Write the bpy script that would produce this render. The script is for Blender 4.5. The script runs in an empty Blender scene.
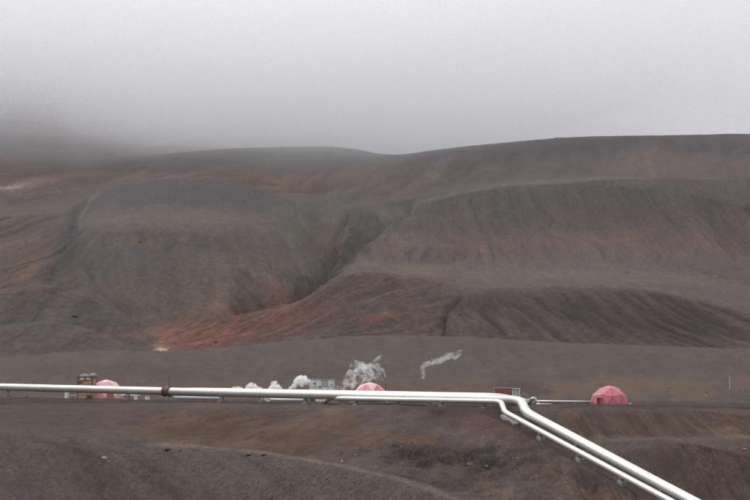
import bpy, bmesh, math, random
import numpy as np
from mathutils import Vector, Matrix, noise as mnoise

random.seed(7)
rng = np.random.default_rng(11)
SC = bpy.context.scene
COL = SC.collection

# ------------------------------------------------------------------ camera
F = 1042.0 / 750.0                 # focal length in image widths
HORIZON = 380.0                    # eye level row in the 750x500 picture
PITCH = math.atan((HORIZON - 250.0) / 1042.0)
cam_d = bpy.data.cameras.new('camera')
cam = bpy.data.objects.new('camera', cam_d)
COL.objects.link(cam)
cam_d.sensor_width = 36.0
cam_d.lens = 36.0 * F
cam_d.clip_start = 0.5
cam_d.clip_end = 30000.0
cam.location = (0, 0, 0)
cam.rotation_euler = (math.pi / 2 + PITCH, 0, 0)
SC.camera = cam

# ------------------------------------------------------------------ world: overcast sky
SUN_EL, SUN_AZ = math.radians(50), math.radians(-62)   # sun behind cloud, high, beyond the hills to the left
w = bpy.data.worlds.new('World')
SC.world = w
w.use_nodes = True
nt = w.node_tree
nt.nodes.clear()
N = nt.nodes.new
out = N('ShaderNodeOutputWorld')
bg = N('ShaderNodeBackground')
sky = N('ShaderNodeTexSky')
sky.sky_type = 'NISHITA'
sky.sun_disc = False
sky.sun_elevation = SUN_EL
sky.sun_rotation = SUN_AZ
sky.air_density = 1.0
sky.dust_density = 4.0
hs = N('ShaderNodeHueSaturation')
hs.inputs['Saturation'].default_value = 0.12
tc = N('ShaderNodeTexCoord')
sx = N('ShaderNodeSeparateXYZ')
rampo = N('ShaderNodeValToRGB')     # overcast luminance: brighter towards the zenith
el = rampo.color_ramp.elements
SKYB = 6.85
el[0].position = 0.0
el[0].color = (0.965, 0.985, 1.075, 1)
el[1].position = 1.0
el[1].color = (2.15, 2.15, 2.22, 1)
e = rampo.color_ramp.elements.new(0.35)
e.color = (1.13, 1.155, 1.215, 1)
mul = N('ShaderNodeVectorMath'); mul.operation = 'SCALE'; mul.inputs['Scale'].default_value = SKYB
mix = N('ShaderNodeMix'); mix.data_type = 'RGBA'; mix.inputs[0].default_value = 0.9
nt.links.new(tc.outputs['Generated'], sx.inputs[0])
nt.links.new(sx.outputs['Z'], rampo.inputs[0])
nt.links.new(rampo.outputs[0], mul.inputs[0])
nt.links.new(sky.outputs[0], hs.inputs['Color'])
nt.links.new(hs.outputs[0], mix.inputs[6])
nt.links.new(mul.outputs[0], mix.inputs[7])
nt.links.new(mix.outputs[2], bg.inputs[0])
bg.inputs[1].default_value = 0.125
nt.links.new(bg.outputs[0], out.inputs[0])

sun_d = bpy.data.lights.new('sun', 'SUN')
sun = bpy.data.objects.new('sun', sun_d)
COL.objects.link(sun)
sun_d.energy = 1.8
sun_d.angle = math.radians(16)
sun_d.color = (1.0, 0.97, 0.93)
# sun_rotation in the sky: 0 = +Y, clockwise seen from above
sdir = Vector((math.sin(SUN_AZ) * math.cos(SUN_EL), math.cos(SUN_AZ) * math.cos(SUN_EL), math.sin(SUN_EL)))
sun.rotation_euler = sdir.to_track_quat('Z', 'Y').to_euler()

vs = SC.view_settings
SC.display_settings.display_device = 'sRGB'
vs.view_transform = 'Standard'
vs.look = 'None'
vs.exposure = 0.0
vs.gamma = 1.0
SC.cycles.use_denoising = True
SC.cycles.denoising_input_passes = 'RGB_ALBEDO_NORMAL'
SC.cycles.denoising_prefilter = 'NONE'
SC.cycles.volume_bounces = 10
SC.cycles.max_bounces = 12
SC.cycles.diffuse_bounces = 2
SC.cycles.glossy_bounces = 2
SC.cycles.transparent_max_bounces = 12
SC.cycles.volume_step_rate = 1.0
SC.cycles.volume_max_steps = 128


# ------------------------------------------------------------------ helpers
CP, SP = math.cos(PITCH), math.sin(PITCH)


def P(px, py, Y):
    """world point at distance Y (along +Y) seen at photo pixel px, py"""
    x = (px - 375.0) / 1042.0
    y = (250.0 - py) / 1042.0
    k = Y / (CP - y * SP)
    return Vector((k * x, Y, k * (SP + y * CP)))


def Pn(px, py, Y):
    x = (px - 375.0) / 1042.0
    y = (250.0 - py) / 1042.0
    k = Y / (CP - y * SP)
    return k * x, Y, k * (SP + y * CP)


def proj(X, Y, Z):
    d = Y * CP + Z * SP
    v = -Y * SP + Z * CP
    return 375.0 + 1042.0 * X / d, 250.0 - 1042.0 * v / d


def tag(o, label=None, cat=None, group=None, kind=None):
    if label: o['label'] = label
    if cat: o['category'] = cat
    if group: o['group'] = group
    if kind: o['kind'] = kind
    return o


def link(name, me, mat=None, parent=None, loc=None, rot=None):
    o = bpy.data.objects.new(name, me)
    COL.objects.link(o)
    if mat is not None and me is not None and len(me.materials) == 0:
        me.materials.append(mat)
    if parent: o.parent = parent
    if loc is not None: o.location = loc
    if rot is not None: o.rotation_euler = rot
    return o


def bm_obj(name, bm, mat=None, parent=None, loc=None, smooth=False, rot=None):
    me = bpy.data.meshes.new(name)
    bm.to_mesh(me)
    bm.free()
    if smooth:
        for p in me.polygons: p.use_smooth = True
    return link(name, me, mat, parent, loc, rot)


def empty(name, loc, rz=0.0):
    o = bpy.data.objects.new(name, None)
    COL.objects.link(o)
    o.location = loc
    o.rotation_euler = (0, 0, rz)
    o.empty_display_size = 0.5
    return o


def add_box(bm, c, s, rot=None, bevel=0.0):
    r = bmesh.ops.create_cube(bm, size=1.0)
    M = Matrix.Translation(Vector(c)) @ (rot.to_4x4() if rot is not None else Matrix.Identity(4)) @ Matrix.Diagonal((s[0], s[1], s[2], 1))
    bmesh.ops.transform(bm, matrix=M, verts=r['verts'])
    if bevel > 0:
        es = list({e for v in r['verts'] for e in v.link_edges})
        bmesh.ops.bevel(bm, geom=es, offset=bevel, segments=1, affect='EDGES')


def add_bar(bm, a, b, r=0.05, seg=8, r2=None):
    a = Vector(a); b = Vector(b)
    d = b - a
    q = d.to_track_quat('Z', 'Y').to_matrix().to_4x4()
    M = Matrix.Translation((a + b) / 2) @ q
    bmesh.ops.create_cone(bm, cap_ends=True, segments=seg, radius1=r, radius2=r if r2 is None else r2, depth=d.length, matrix=M)


def add_tube(bm, pts, r, seg=20, cap=True):
    """sweep along a polyline, parallel-transport frames; r number or list"""
    pts = [Vector(p) for p in pts]
    n = len(pts)
    up = Vector((0, 0, 1))
    rings = []
    for i, p in enumerate(pts):
        if i == 0: t = pts[1] - p
        elif i == n - 1: t = p - pts[i - 1]
        else: t = (pts[i + 1] - p).normalized() + (p - pts[i - 1]).normalized()
        t.normalize()
        s = t.cross(up)
        if s.length < 1e-3: s = Vector((1, 0, 0))
        s.normalize()
        u = s.cross(t).normalized()
        rr = r[i] if isinstance(r, (list, tuple)) else r
        rings.append([bm.verts.new(p + s * (rr * math.cos(2 * math.pi * k / seg)) + u * (rr * math.sin(2 * math.pi * k / seg))) for k in range(seg)])
    for i in range(n - 1):
        for k in range(seg):
            bm.faces.new((rings[i][k], rings[i][(k + 1) % seg], rings[i + 1][(k + 1) % seg], rings[i + 1][k]))
    if cap:
        bm.faces.new(rings[0][::-1]); bm.faces.new(rings[-1])
    bmesh.ops.recalc_face_normals(bm, faces=bm.faces)


def fillet(pts, rad, n=8):
    """round the corners of a polyline"""
    pts = [Vector(p) for p in pts]
    res = [pts[0]]
    for i in range(1, len(pts) - 1):
        a, b, c = pts[i - 1], pts[i], pts[i + 1]
        d = min(rad, (a - b).length * .45, (c - b).length * .45)
        s = b + (a - b).normalized() * d
        e_ = b + (c - b).normalized() * d
        for k in range(n + 1):
            t = k / n
            res.append(s * (1 - t) ** 2 + b * 2 * t * (1 - t) + e_ * t * t)
    res.append(pts[-1])
    return res


# ---- numpy noise
_perm = rng.permutation(256)
_perm = np.concatenate([_perm, _perm, _perm])
_val = rng.uniform(-1, 1, 256)


def vnoise(x, y, seed=0):
    xi = np.floor(x).astype(np.int64); yi = np.floor(y).astype(np.int64)
    xf = x - xi; yf = y - yi
    u = xf * xf * xf * (xf * (xf * 6 - 15) + 10); v = yf * yf * yf * (yf * (yf * 6 - 15) + 10)
    xi = (xi + seed * 17) & 255; yi = (yi + seed * 31) & 255
    g = lambda a, b: _val[_perm[_perm[a & 255] + (b & 255)]]
    n00 = g(xi, yi); n10 = g(xi + 1, yi); n01 = g(xi, yi + 1); n11 = g(xi + 1, yi + 1)
    return (n00 * (1 - u) + n10 * u) * (1 - v) + (n01 * (1 - u) + n11 * u) * v


def fbm(x, y, o=5, gain=.5, seed=0):
    s = 0; a = 1; t = 0
    for i in range(o):
        c, d = math.cos(.6 * i), math.sin(.6 * i)
        s = s + a * vnoise((x * c - y * d) * 2 ** i, (x * d + y * c) * 2 ** i, seed + i)
        t += a; a *= gain
    return s / t


def ridged(x, y, o=4, gain=.5, seed=0):
    s = 0; a = 1; t = 0
    for i in range(o):
        s = s + a * (1 - 2 * np.abs(vnoise(x * 2 ** i, y * 2 ** i, seed + i)))
        t += a; a *= gain
    return s / t


def smooth(e0, e1, x):
    t = np.clip((x - e0) / (e1 - e0), 0, 1)
    return t * t * (3 - 2 * t)


def box_mask(px, py, x0, x1, y0, y1, f=8, fy=None):
    fy = f if fy is None else fy
    return smooth(x0 - f, x0 + f, px) * (1 - smooth(x1 - f, x1 + f, px)) * smooth(y0 - fy, y0 + fy, py) * (1 - smooth(y1 - fy, y1 + fy, py))


def pchip(xk, yk, x):
    """monotone cubic, xk (n,), yk (n,)"""
    h = np.diff(xk); d = np.diff(yk) / h
    m = np.zeros_like(yk)
    w1 = 2 * h[1:] + h[:-1]; w2 = h[1:] + 2 * h[:-1]
    ok = d[:-1] * d[1:] > 0
    with np.errstate(divide='ignore', invalid='ignore'):
        mm = (w1 + w2) / (w1 / d[:-1] + w2 / d[1:])
    m[1:-1] = np.where(ok, mm, 0)
    m[0] = d[0]; m[-1] = d[-1]
    i = np.clip(np.searchsorted(xk, x) - 1, 0, len(xk) - 2)
    t = (x - xk[i]) / h[i]
    t2 = t * t; t3 = t2 * t
    return (2 * t3 - 3 * t2 + 1) * yk[i] + (t3 - 2 * t2 + t) * h[i] * m[i] + (-2 * t3 + 3 * t2) * yk[i + 1] + (t3 - t2) * h[i] * m[i + 1]


# ------------------------------------------------------------------ terrain
# survey lines across the valley, near to far: (column, row, distance) as read off the photograph,
# turned into true bearings, distances and heights
LINES = [
    (6,  [(-120, 520, 60), (0, 515, 60), (200, 514, 54), (400, 522, 46), (460, 540, 42), (560, 600, 35), (700, 690, 27), (870, 740, 23)]),
    (46, [(-120, 432, 78), (0, 431, 76), (60, 434, 73), (120, 440, 69), (200, 445, 64), (260, 451, 60), (320, 460, 56), (380, 473, 52), (430, 487, 48), (470, 505, 44), (560, 560, 37), (700, 640, 28), (870, 720, 24)]),
    (10, [(-120, 430.5, 86), (0, 429.8, 84), (60, 432.6, 82), (120, 440.5, 80), (200, 459, 76), (260, 475, 73), (320, 490, 70), (380, 505, 66), (430, 520, 62), (470, 530, 60), (560, 545, 60), (700, 560, 62), (870, 560, 64)]),
    (60, [(-120, 425, 97), (0, 425, 97), (100, 432, 95), (200, 444, 92), (260, 452, 88), (320, 463, 86), (380, 474, 84), (430, 489, 81), (470, 493, 80), (520, 492, 82), (600, 505, 88), (700, 508, 92), (870, 508, 94)]),
    (60, [(-120, 412, 118), (0, 412, 118), (100, 416, 115), (200, 425, 109), (300, 433, 102), (380, 444, 98), (440, 446, 97), (500, 450, 97), (560, 455, 98), (590, 447, 102), (640, 441, 105), (700, 440, 106), (760, 438, 107), (870, 438, 108)]),
    (16, [(-120, 407, 124), (0, 407, 124), (100, 410, 121), (200, 416, 115), (300, 423, 108), (380, 431, 104), (440, 434, 103), (500, 436, 103), (560, 440, 104), (590, 439.5, 107), (640, 439.3, 111), (700, 438.5, 112), (760, 436.5, 113), (870, 436, 114)]),
    (46, [(-120, 398, 145), (0, 398, 143), (105, 400, 141), (200, 402, 137), (300, 404, 130), (370, 404.5, 126), (440, 405, 121), (500, 406, 117.5), (560, 407, 120), (620, 407, 124), (700, 408, 127), (760, 409, 128), (870, 410, 128)]),
    (14, [(-120, 397.5, 155), (0, 397.5, 153), (105, 399.5, 151), (200, 401.5, 147), (300, 403.0, 140), (370, 403.5, 136), (440, 404.5, 131), (500, 405.2, 129), (560, 406, 132), (620, 406, 136), (700, 406.8, 139), (760, 407.5, 140), (870, 408, 140)]),
    (20, [(-120, 398, 222), (0, 398, 222), (105, 399, 222), (250, 400.5, 218), (370, 401.5, 214), (500, 403, 210), (608, 404, 204), (760, 405, 204), (870, 405, 204)]),
    (30, [(-120, 384, 270), (0, 384, 270), (250, 382, 270), (370, 380, 270), (500, 378, 270), (608, 380, 270), (760, 384, 270), (870, 386, 270)]),
    (40, [(-120, 364, 365), (0, 358, 365), (60, 353, 365), (100, 351, 365), (160, 351.5, 365), (220, 348, 365), (300, 340, 365), (380, 336, 365), (450, 337, 365), (560, 343, 365), (650, 346, 365), (760, 349.5, 365), (870, 352, 365)]),
    (6,  [(-120, 367, 378), (0, 361, 378), (60, 356, 378), (100, 354, 378), (160, 353, 378), (220, 350, 378), (300, 343, 378), (380, 339, 378), (450, 340, 378), (560, 346, 378), (650, 349, 378), (760, 352, 378), (870, 355, 378)]),
    (44, [(-120, 332, 520), (0, 325, 520), (50, 321, 520), (85, 328, 510), (125, 343, 490), (155, 350, 470), (200, 343, 470), (250, 332, 490), (300, 319, 505), (350, 304, 520), (400, 305, 530), (450, 310, 530), (560, 312, 530), (650, 316, 530), (760, 326, 530), (870, 330, 530)]),
    (8,  [(-120, 333, 545), (0, 325.5, 545), (50, 322, 545), (85, 329, 535), (125, 343, 510), (155, 349, 485), (200, 341, 482), (250, 329, 505), (300, 315, 525), (350, 299, 545), (400, 301, 550), (450, 306, 550), (560, 307, 550), (650, 311, 550), (760, 321, 550), (870, 325, 550)]),
    (40, [(-120, 297, 620), (0, 290, 620), (50, 287, 620), (85, 292, 610), (120, 310, 590), (145, 335, 550), (160, 347.5, 500), (200, 337, 505), (250, 318, 550), (300, 298, 590), (330, 281, 610), (350, 271.5, 620), (375, 270, 630), (420, 277, 640), (460, 284, 645), (490, 288, 645), (510, 286, 650), (560, 284, 650), (625, 286, 650), (675, 292, 650), (760, 306, 650), (870, 320, 650)]),
    (12, [(-120, 299, 650), (0, 292, 650), (50, 289, 650), (85, 293, 640), (120, 309, 620), (145, 332, 580), (160, 345, 530), (200, 343, 530), (250, 326, 575), (300, 306, 620), (330, 291, 640), (350, 281, 655), (375, 276, 670), (420, 279, 690), (460, 286, 690), (490, 289, 680), (510, 288.5, 680), (560, 287, 685), (625, 288, 685), (675, 294, 685), (760, 307, 685), (870, 321, 685)]),
    (70, [(-120, 272, 730), (0, 268, 730), (50, 266, 730), (85, 272, 705), (120, 290, 690), (150, 315, 660), (170, 322, 645), (200, 313, 650), (250, 299, 672), (300, 284, 705), (325, 275, 740), (350, 262, 780), (380, 257, 780), (420, 262, 790), (460, 270, 790), (500, 272, 790), (560, 270, 790), (625, 271, 790), (675, 276, 790), (760, 288, 790), (870, 300, 790)]),
    (60, [(-120, 246, 860), (0, 244, 860), (50, 236, 830), (75, 229, 785), (110, 226, 770), (150, 226, 765), (200, 229, 765), (250, 236, 775), (300, 250, 800), (330, 260, 850), (350, 250, 900), (365, 242, 900), (400, 234, 900), (450, 232, 900), (500, 232, 900), (625, 232, 900), (760, 238, 900), (870, 244, 900)]),
    (50, [(-120, 212, 1030), (0, 210, 1030), (40, 211, 1030), (65, 211, 1030), (80, 203, 1040), (100, 190, 1065), (125, 182, 1080), (175, 177, 1085), (220, 180, 1085), (260, 190, 1070), (285, 199, 1045), (305, 212, 1010), (330, 229, 1010), (350, 228, 1020), (370, 216, 1030), (395, 208, 1030), (420, 203, 1030), (450, 197, 1030), (520, 184, 1030), (600, 179, 1030), (760, 178, 1030), (870, 179, 1030)]),
    (10, [(-120, 209, 1090), (0, 207, 1090), (40, 207, 1090), (65, 206, 1090), (80, 202, 1095), (100, 193, 1120), (125, 185, 1135), (175, 180.5, 1140), (220, 183.5, 1140), (260, 192.5, 1125), (285, 198, 1100), (305, 205, 1080), (330, 214, 1080), (350, 213, 1080), (370, 207, 1090), (395, 202, 1090), (420, 198, 1090), (450, 193, 1090), (520, 181.5, 1090), (600, 177, 1090), (760, 176.5, 1090), (870, 177, 1090)]),
    (36, [(-120, 180, 1300), (0, 182, 1300), (80, 182, 1300), (130, 174, 1300), (200, 167, 1300), (240, 170, 1300), (280, 180, 1300), (310, 188, 1300), (340, 186, 1300), (385, 180, 1300), (450, 173, 1300), (520, 162, 1300), (600, 157, 1300), (760, 156, 1300), (870, 157, 1300)]),
    (36, [(-120, 152, 1560), (0, 155, 1560), (50, 157, 1560), (80, 162, 1560), (130, 157, 1560), (190, 151, 1560), (250, 147.5, 1560), (320, 147, 1560), (355, 150, 1560), (380, 154.5, 1560), (395, 155, 1540), (430, 150.5, 1540), (500, 143, 1540), (560, 138, 1540), (600, 136.5, 1540), (760, 135, 1540), (870, 135, 1540)]),
    (8,  [(-120, 147, 1595), (0, 149, 1595), (50, 151, 1595), (80, 157, 1600), (130, 153, 1640), (190, 149, 1700), (250, 149, 1700), (320, 149, 1700), (355, 153, 1700), (380, 158, 1700), (395, 160, 1700), (430, 158, 1700), (500, 150, 1700), (560, 146, 1700), (600, 144, 1700), (760, 142, 1700), (870, 142, 1700)]),
    (30, [(-120, 80, 1850), (0, 92, 1850), (50, 106, 1850), (80, 124, 1870), (110, 118, 2000), (150, 108, 2300), (200, 100, 2800), (280, 112, 2800), (340, 130, 2800), (380, 147, 2800), (430, 165, 2800), (500, 180, 2250), (870, 185, 2250)]),
    (12, [(-120, 20, 2700), (0, 30, 2700), (80, 50, 2800), (150, 45, 3200), (200, 60, 3500), (300, 95, 3500), (380, 140, 3500), (430, 175, 3100), (500, 200, 3100), (870, 210, 3100)]),
    (4,  [(-120, 60, 4200), (0, 70, 4200), (200, 80, 4200), (380, 170, 4200), (500, 240, 4200), (870, 250, 4200)]),
]
# bearings: dense across the picture, coarse all round
s_in = np.arctan(np.linspace(-0.415, 0.415, 1121))
a_e = s_in[-1]
ext = a_e + (math.pi - a_e) * (np.linspace(0, 1, 60)[1:]) ** 1.6
AZ = np.concatenate([-ext[::-1], s_in, ext[:-1]])
NC = len(AZ)
SL = np.clip(AZ, -a_e, a_e)


def gsmooth(a, s):
    k = np.arange(-3 * s, 3 * s + 1)
    g = np.exp(-.5 * (k / s) ** 2); g /= g.sum()
    return np.convolve(np.pad(a, 3 * s, mode='edge'), g, mode='valid')


REMAP_O = [0, 378, 450, 530, 650, 700, 780, 870, 1030, 1090, 1300, 1550, 1700, 2250, 3100, 4200, 6000]
REMAP_N = [0, 378, 392, 425, 480, 520, 640, 740, 850, 905, 1120, 1420, 1600, 2080, 2600, 3600, 5400]
RK = [np.full(NC, 0.5), np.full(NC, 9.0)]
ZK = [np.full(NC, -1.7), np.full(NC, -2.35)]
rows_n = [2, 4]
pxs = np.arange(-120, 871, 1.0)
for n_, pts in LINES:
    a = np.array(pts, float)
    yy = gsmooth(pchip(a[:, 0], a[:, 1], pxs), 3)
    dd = gsmooth(pchip(a[:, 0], a[:, 2], pxs), 6)
    dd = np.interp(dd, REMAP_O, REMAP_N)
    X_, Y_, Z_ = Pn(pxs, yy, dd)
    az = np.arctan2(X_, Y_); r = np.hypot(X_, Y_)
    RK.append(np.interp(SL, az, r)); ZK.append(np.interp(SL, az, Z_))
    rows_n.append(n_)
RK = np.array(RK); ZK = np.array(ZK)
# beyond the last line the land falls away to a far low plain
RK = np.vstack([RK, np.full(NC, 5200.0)]); ZK = np.vstack([ZK, np.full(NC, 60.0)]); rows_n.append(4)
CRISP = {4: .12, 11: .10, 13: .12, 15: .14, 17: .14, 18: .14, 20: .12, 22: .15}


def crisp(RK, ZK, rows_n):
    R2, Z2, n2 = [RK[0]], [ZK[0]], [rows_n[0]]
    for k in range(1, len(RK)):
        n_ = rows_n[k]
        segs = []
        if k - 1 in CRISP: segs.append(CRISP[k - 1])
        if k in CRISP: segs.append(1 - CRISP[k])
        last = 0.0
        for f in segs:
            R2.append(RK[k - 1] * (1 - f) + RK[k] * f); Z2.append(ZK[k - 1] * (1 - f) + ZK[k] * f)
            n2.append(max(1, int(round(n_ * (f - last))))); last = f
        R2.append(RK[k]); Z2.append(ZK[k]); n2.append(max(1, int(round(n_ * (1 - last)))))
    return np.array(R2), np.array(Z2), n2


RK, ZK, rows_n = crisp(RK, ZK, rows_n)
NS = len(RK)
tt = [0.0]; rows = []
for k in range(1, NS):
    n_ = rows_n[k]
    for j in range(n_):
        rows.append(k - 1 + (j + 1) / n_)
rows = np.array([0.0] + rows)
NR = len(rows)
R = np.empty((NR, NC)); Z = np.empty((NR, NC))
kk = np.arange(NS)
for c in range(NC):
    R[:, c] = np.interp(rows, kk, RK[:, c])
    Z[:, c] = pchip(RK[:, c], ZK[:, c], R[:, c])
X = R * np.sin(AZ)[None, :]; Y = R * np.cos(AZ)[None, :]
front = Y > 1.0
Yc = np.where(front, Y, 1.0)
RX = R * np.sin(SL)[None, :]; RY = R * np.cos(SL)[None, :]
PXg, PYg = proj(RX, RY, Z)
PXg = PXg + (AZ - SL)[None, :] * 900.0      # keep varying round the sides

# soils and rills are laid out on stretched survey coordinates
TRUE = (R, X, Y)
R = np.interp(TRUE[0], REMAP_N, REMAP_O)
SCL = TRUE[0] / R
X = X / SCL; Y = Y / SCL

# --- relief: warps, gullies, lumps (world metres)
far = smooth(372, 560, R)
near = 1 - smooth(200, 260, R)
Zb = Z.copy()
D = np.zeros_like(Z)
# very gentle large undulation
D += far * 3.2 * fbm(X / 90, Y / 90, 4, .5, 1) * smooth(1900, 1200, R)
D += far * smooth(1500, 1750, R) * 7 * fbm(X / 260, Y / 260, 5, .5, 2)
D += smooth(225, 320, R) * (1 - far) * .22 * fbm(X / 30, Y / 30, 4, .5, 3)
bench = box_mask(PXg, R, -900, 2000, 134, 226, 3, 6)
D += (1 - bench) * near * smooth(3, 40, R) * (.05 + .15 * (R > 84)) * fbm(X / 6, Y / 6, 6, .6, 4)
D += bench * .06 * fbm(X / 4, Y / 4, 3, .5, 5)
wx = 6 * fbm(X / 60, Y / 60, 3, .5, 6)


RIDGE_SHADE = np.zeros_like(Z)


def gully(cx, along, seed, o=5):
    return ridged(cx, along, o, .6, seed)


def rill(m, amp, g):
    global D, RIDGE_SHADE
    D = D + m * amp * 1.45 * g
    RIDGE_SHADE = RIDGE_SHADE + m * np.clip(-g, -1, 1)


# right lower hill: erosion rills, leaning on the far right
m = box_mask(PXg, PYg, 448, 900, 291, 350, 10, 7) * far ** .3 * (R > 372) * (R < 655)
lean = smooth(620, 700, PXg)
cx = (X + .6 * wx + lean * .10 * (Y - 520)) / 5.0
rill(m, -1.25, gully(cx, Y / 150 + 3, 20)); rill(m, -.45, gully(cx * .4, Y / 120 + 3, 21, 2))
# spur between ravine and rills
m = box_mask(PXg, PYg, 170, 450, 270, 350, 12, 7) * (R > 372) * (R < 640)
rill(m, -.9, gully((X + wx * 1.5 - .35 * (Y - 520)) / 8.0, Y / 80, 24))
# left mounds
m = box_mask(PXg, PYg, -200, 150, 285, 352, 14, 6) * (R > 372) * (R < 660)
rill(m, -0.5, gully((X + wx) / 16.0, Y / 60, 27))
# mound face
m = box_mask(PXg, PYg, 70, 320, 232, 340, 16, 10) * (R > 640) * (R < 900)
rill(m * .6, -1.1, gully((X * 1.0 + wx * 1.5 + .25 * (Y - 760)) / 11.0, Y / 120, 31))
# gully bank east of the mound
m = box_mask(PXg, PYg, 236, 305, 268, 302, 8, 6) * (R > 640) * (R < 900)
rill(m, -3.0, gully((X + .8 * (Y - 700)) / 12.0, Y / 120, 33))
# left slope, streaks running down to the lower left
m = box_mask(PXg, PYg, -300, 82, 205, 290, 12, 8) * (R > 640) * (R < 1050)
rill(m, -2.6, gully((X - .55 * (Y - 800)) / 17.0, Y / 260, 35))
# big right-hand slope
m = box_mask(PXg, PYg, 370, 900, 182, 262, 18, 8) * (R > 760) * (R < 1040)
rill(m, -2.6, gully((X + 1.6 * wx) / 11.0, Y / 220 + .5, 37) * (.6 + .6 * smooth(.0, .6, fbm(X / 120, Y / 300, 2, .5, 38))))
def px_line(pts, wd):
    best = np.full(PXg.shape, 1e9)
    wxp = PXg + 2.5 * fbm(X / 30, Y / 40, 4, .6, 81); wyp = PYg + 2.0 * fbm(X / 25, Y / 35, 4, .6, 82)
    for (x0, y0), (x1, y1) in zip(pts[:-1], pts[1:]):
        dx, dy = x1 - x0, y1 - y0
        t = np.clip(((wxp - x0) * dx + (wyp - y0) * dy) / (dx * dx + dy * dy), 0, 1)
        best = np.minimum(best, (wxp - x0 - t * dx) ** 2 + (wyp - y0 - t * dy) ** 2)
    return np.exp(-np.sqrt(best) / wd)


D -= 13.0 * px_line([(240, 303), (262, 300), (290, 292), (312, 280), (332, 266), (346, 252), (358, 240), (372, 228), (392, 212), (410, 204)], 5.0) * (R > 660) * (R < 1080)
D -= 3.2 * px_line([(86, 203), (74, 214), (69, 232), (62, 256), (48, 280)], 5.0) * (R > 660) * (R < 1088)
D -= 3.0 * px_line([(150, 340), (132, 316), (112, 298), (96, 280), (82, 262)], 3.5) * (R > 640) * (R < 900)
D -= 6.0 * px_line([(160, 345), (190, 326), (225, 312), (262, 300)], 4.0) * (R > 640) * (R < 900)
D -= 3.0 * px_line([(463, 294), (449, 306), (446, 318), (446, 336)], 3.0) * (R > 380) * (R < 640)
D -= 6.0 * px_line([(320, 190), (290, 180), (262, 172)], 4.0) * (R > 1090) * (R < 1400)
D -= 7.0 * px_line([(322, 272), (338, 250), (336, 234), (348, 216), (344, 200)], 3.5) * (R > 660) * (R < 1085)
D -= 5.0 * px_line([(372, 230), (388, 226), (402, 216)], 3.0) * (R > 700) * (R < 1060)
D -= 5.0 * px_line([(300, 288), (284, 276), (272, 262)], 3.0) * (R > 640) * (R < 900)
# ravine crags
m = np.exp(-(((PXg - 318 - (285 - PYg) * .62) / 13.0) ** 2)) * box_mask(PXg, PYg, 280, 420, 212, 300, 10, 6) * (R > 700) * (R < 1090)
D += m * 7.0 * fbm(X / 14, Y / 26, 5, .65, 40)
# upper slopes: channels and stream lines
m = (R > 1080) * smooth(1080, 1200, R) * (1 - smooth(1500, 1560, R))
rill(m, -3.0, gully((X - .3 * Y + 2 * wx) / 40.0, Y / 300, 42))
# far mountain
m = smooth(1720, 1900, R)
rill(m, -8, gully((X + 4 * wx) / 110.0, Y / 500, 44))
# foreground scarps
m = box_mask(PXg, PYg, 575, 900, 410, 436, 12, 3) * (R > 90) * (R < 130)
rill(m, -.36, gully((X + .3 * wx) / 1.5, Y / 26, 50))
m = box_mask(PXg, PYg, 575, 900, 441, 505, 12, 3) * (R > 60) * (R < 108)
rill(m, -.45, gully((X + .3 * wx) / 2.0, Y / 18, 52))
D += m * .35 * fbm(X / 2.2, Y / 2.2, 5, .6, 53)
m = box_mask(PXg, PYg, 150, 575, 408, 500, 20, 4) * (R > 80) * (R < 130)
rill(m, -.30, gully((X + .5 * wx - .3 * Y) / 5.0, Y / 22, 54))
# humps and rubble in the hollow
m = box_mask(PXg, PYg, 395, 560, 444, 500, 22, 8) * (R > 72) * (R < 104)
D += m * (1.15 * fbm((X - .8 * Y) / 5.5, (Y + .8 * X) / 9.0, 3, .5, 56) - .45 * ridged((X - Y) / 4., (Y + X) / 9., 3, .5, 57))
m = np.exp(-(((PXg - 455) / 75.) ** 2 + ((PYg - 455 - (PXg - 455) * .03) / 9.) ** 2)) * (R > 80) * (R < 110)
D += m * .8 * fbm(X / 1.1, Y / 1.1, 5, .7, 58)
# near shoulder: runnels on the left
m = box_mask(PXg, PYg, -300, 330, 436, 560, 20, 6) * (R < 80)
rill(m * .8, -.10, gully((X + .55 * Y) / 2.2, (Y - .5 * X) / 26, 60))
Z = Z + D * SCL

# --- pipeline routes (needed here: the ground is graded under them)
ROUTE_A = [P(-150, 383.2, 168), P(521, 400.3, 118.5), P(526.6, 413.2, 113.0), P(760, 538, 86.5)]
ROUTE_B = [P(322, 403.5, 134.0), P(330, 398.4, 131.4), P(336, 398.5, 128.6), P(501.0, 401.7, 116.4), P(504.8, 412.3, 111.6), P(730, 533.2, 85.5)]
ROUTE_C = [P(140, 390.5, 157), P(178, 391.3, 149), P(200, 391.2, 144.6), P(497.5, 397.2, 120.4), P(512, 399.6, 127), P(524, 401.4, 165), P(527, 401.6, 203)]


def grade(route, clear, wd):
    global Z
    for a_, b_ in zip(route[:-1], route[1:]):
        dx, dy = b_.x - a_.x, b_.y - a_.y
        L2 = dx * dx + dy * dy
        if L2 < 4: continue
        sel = (R > 70) & (R < 220)
        xs, ys = X[sel], Y[sel]
        t = np.clip(((xs - a_.x) * dx + (ys - a_.y) * dy) / L2, 0, 1)
        d = np.hypot(xs - a_.x - t * dx, ys - a_.y - t * dy)
        zl = a_.z + t * (b_.z - a_.z) - clear + np.maximum(d - wd, 0) * .55
        zz = Z[sel]
        Z[sel] = np.where(d < wd + 6, np.minimum(zz, zl), zz)


grade(ROUTE_A, 1.25, 1.6)
grade(ROUTE_B[2:], .85, 1.2)

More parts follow.
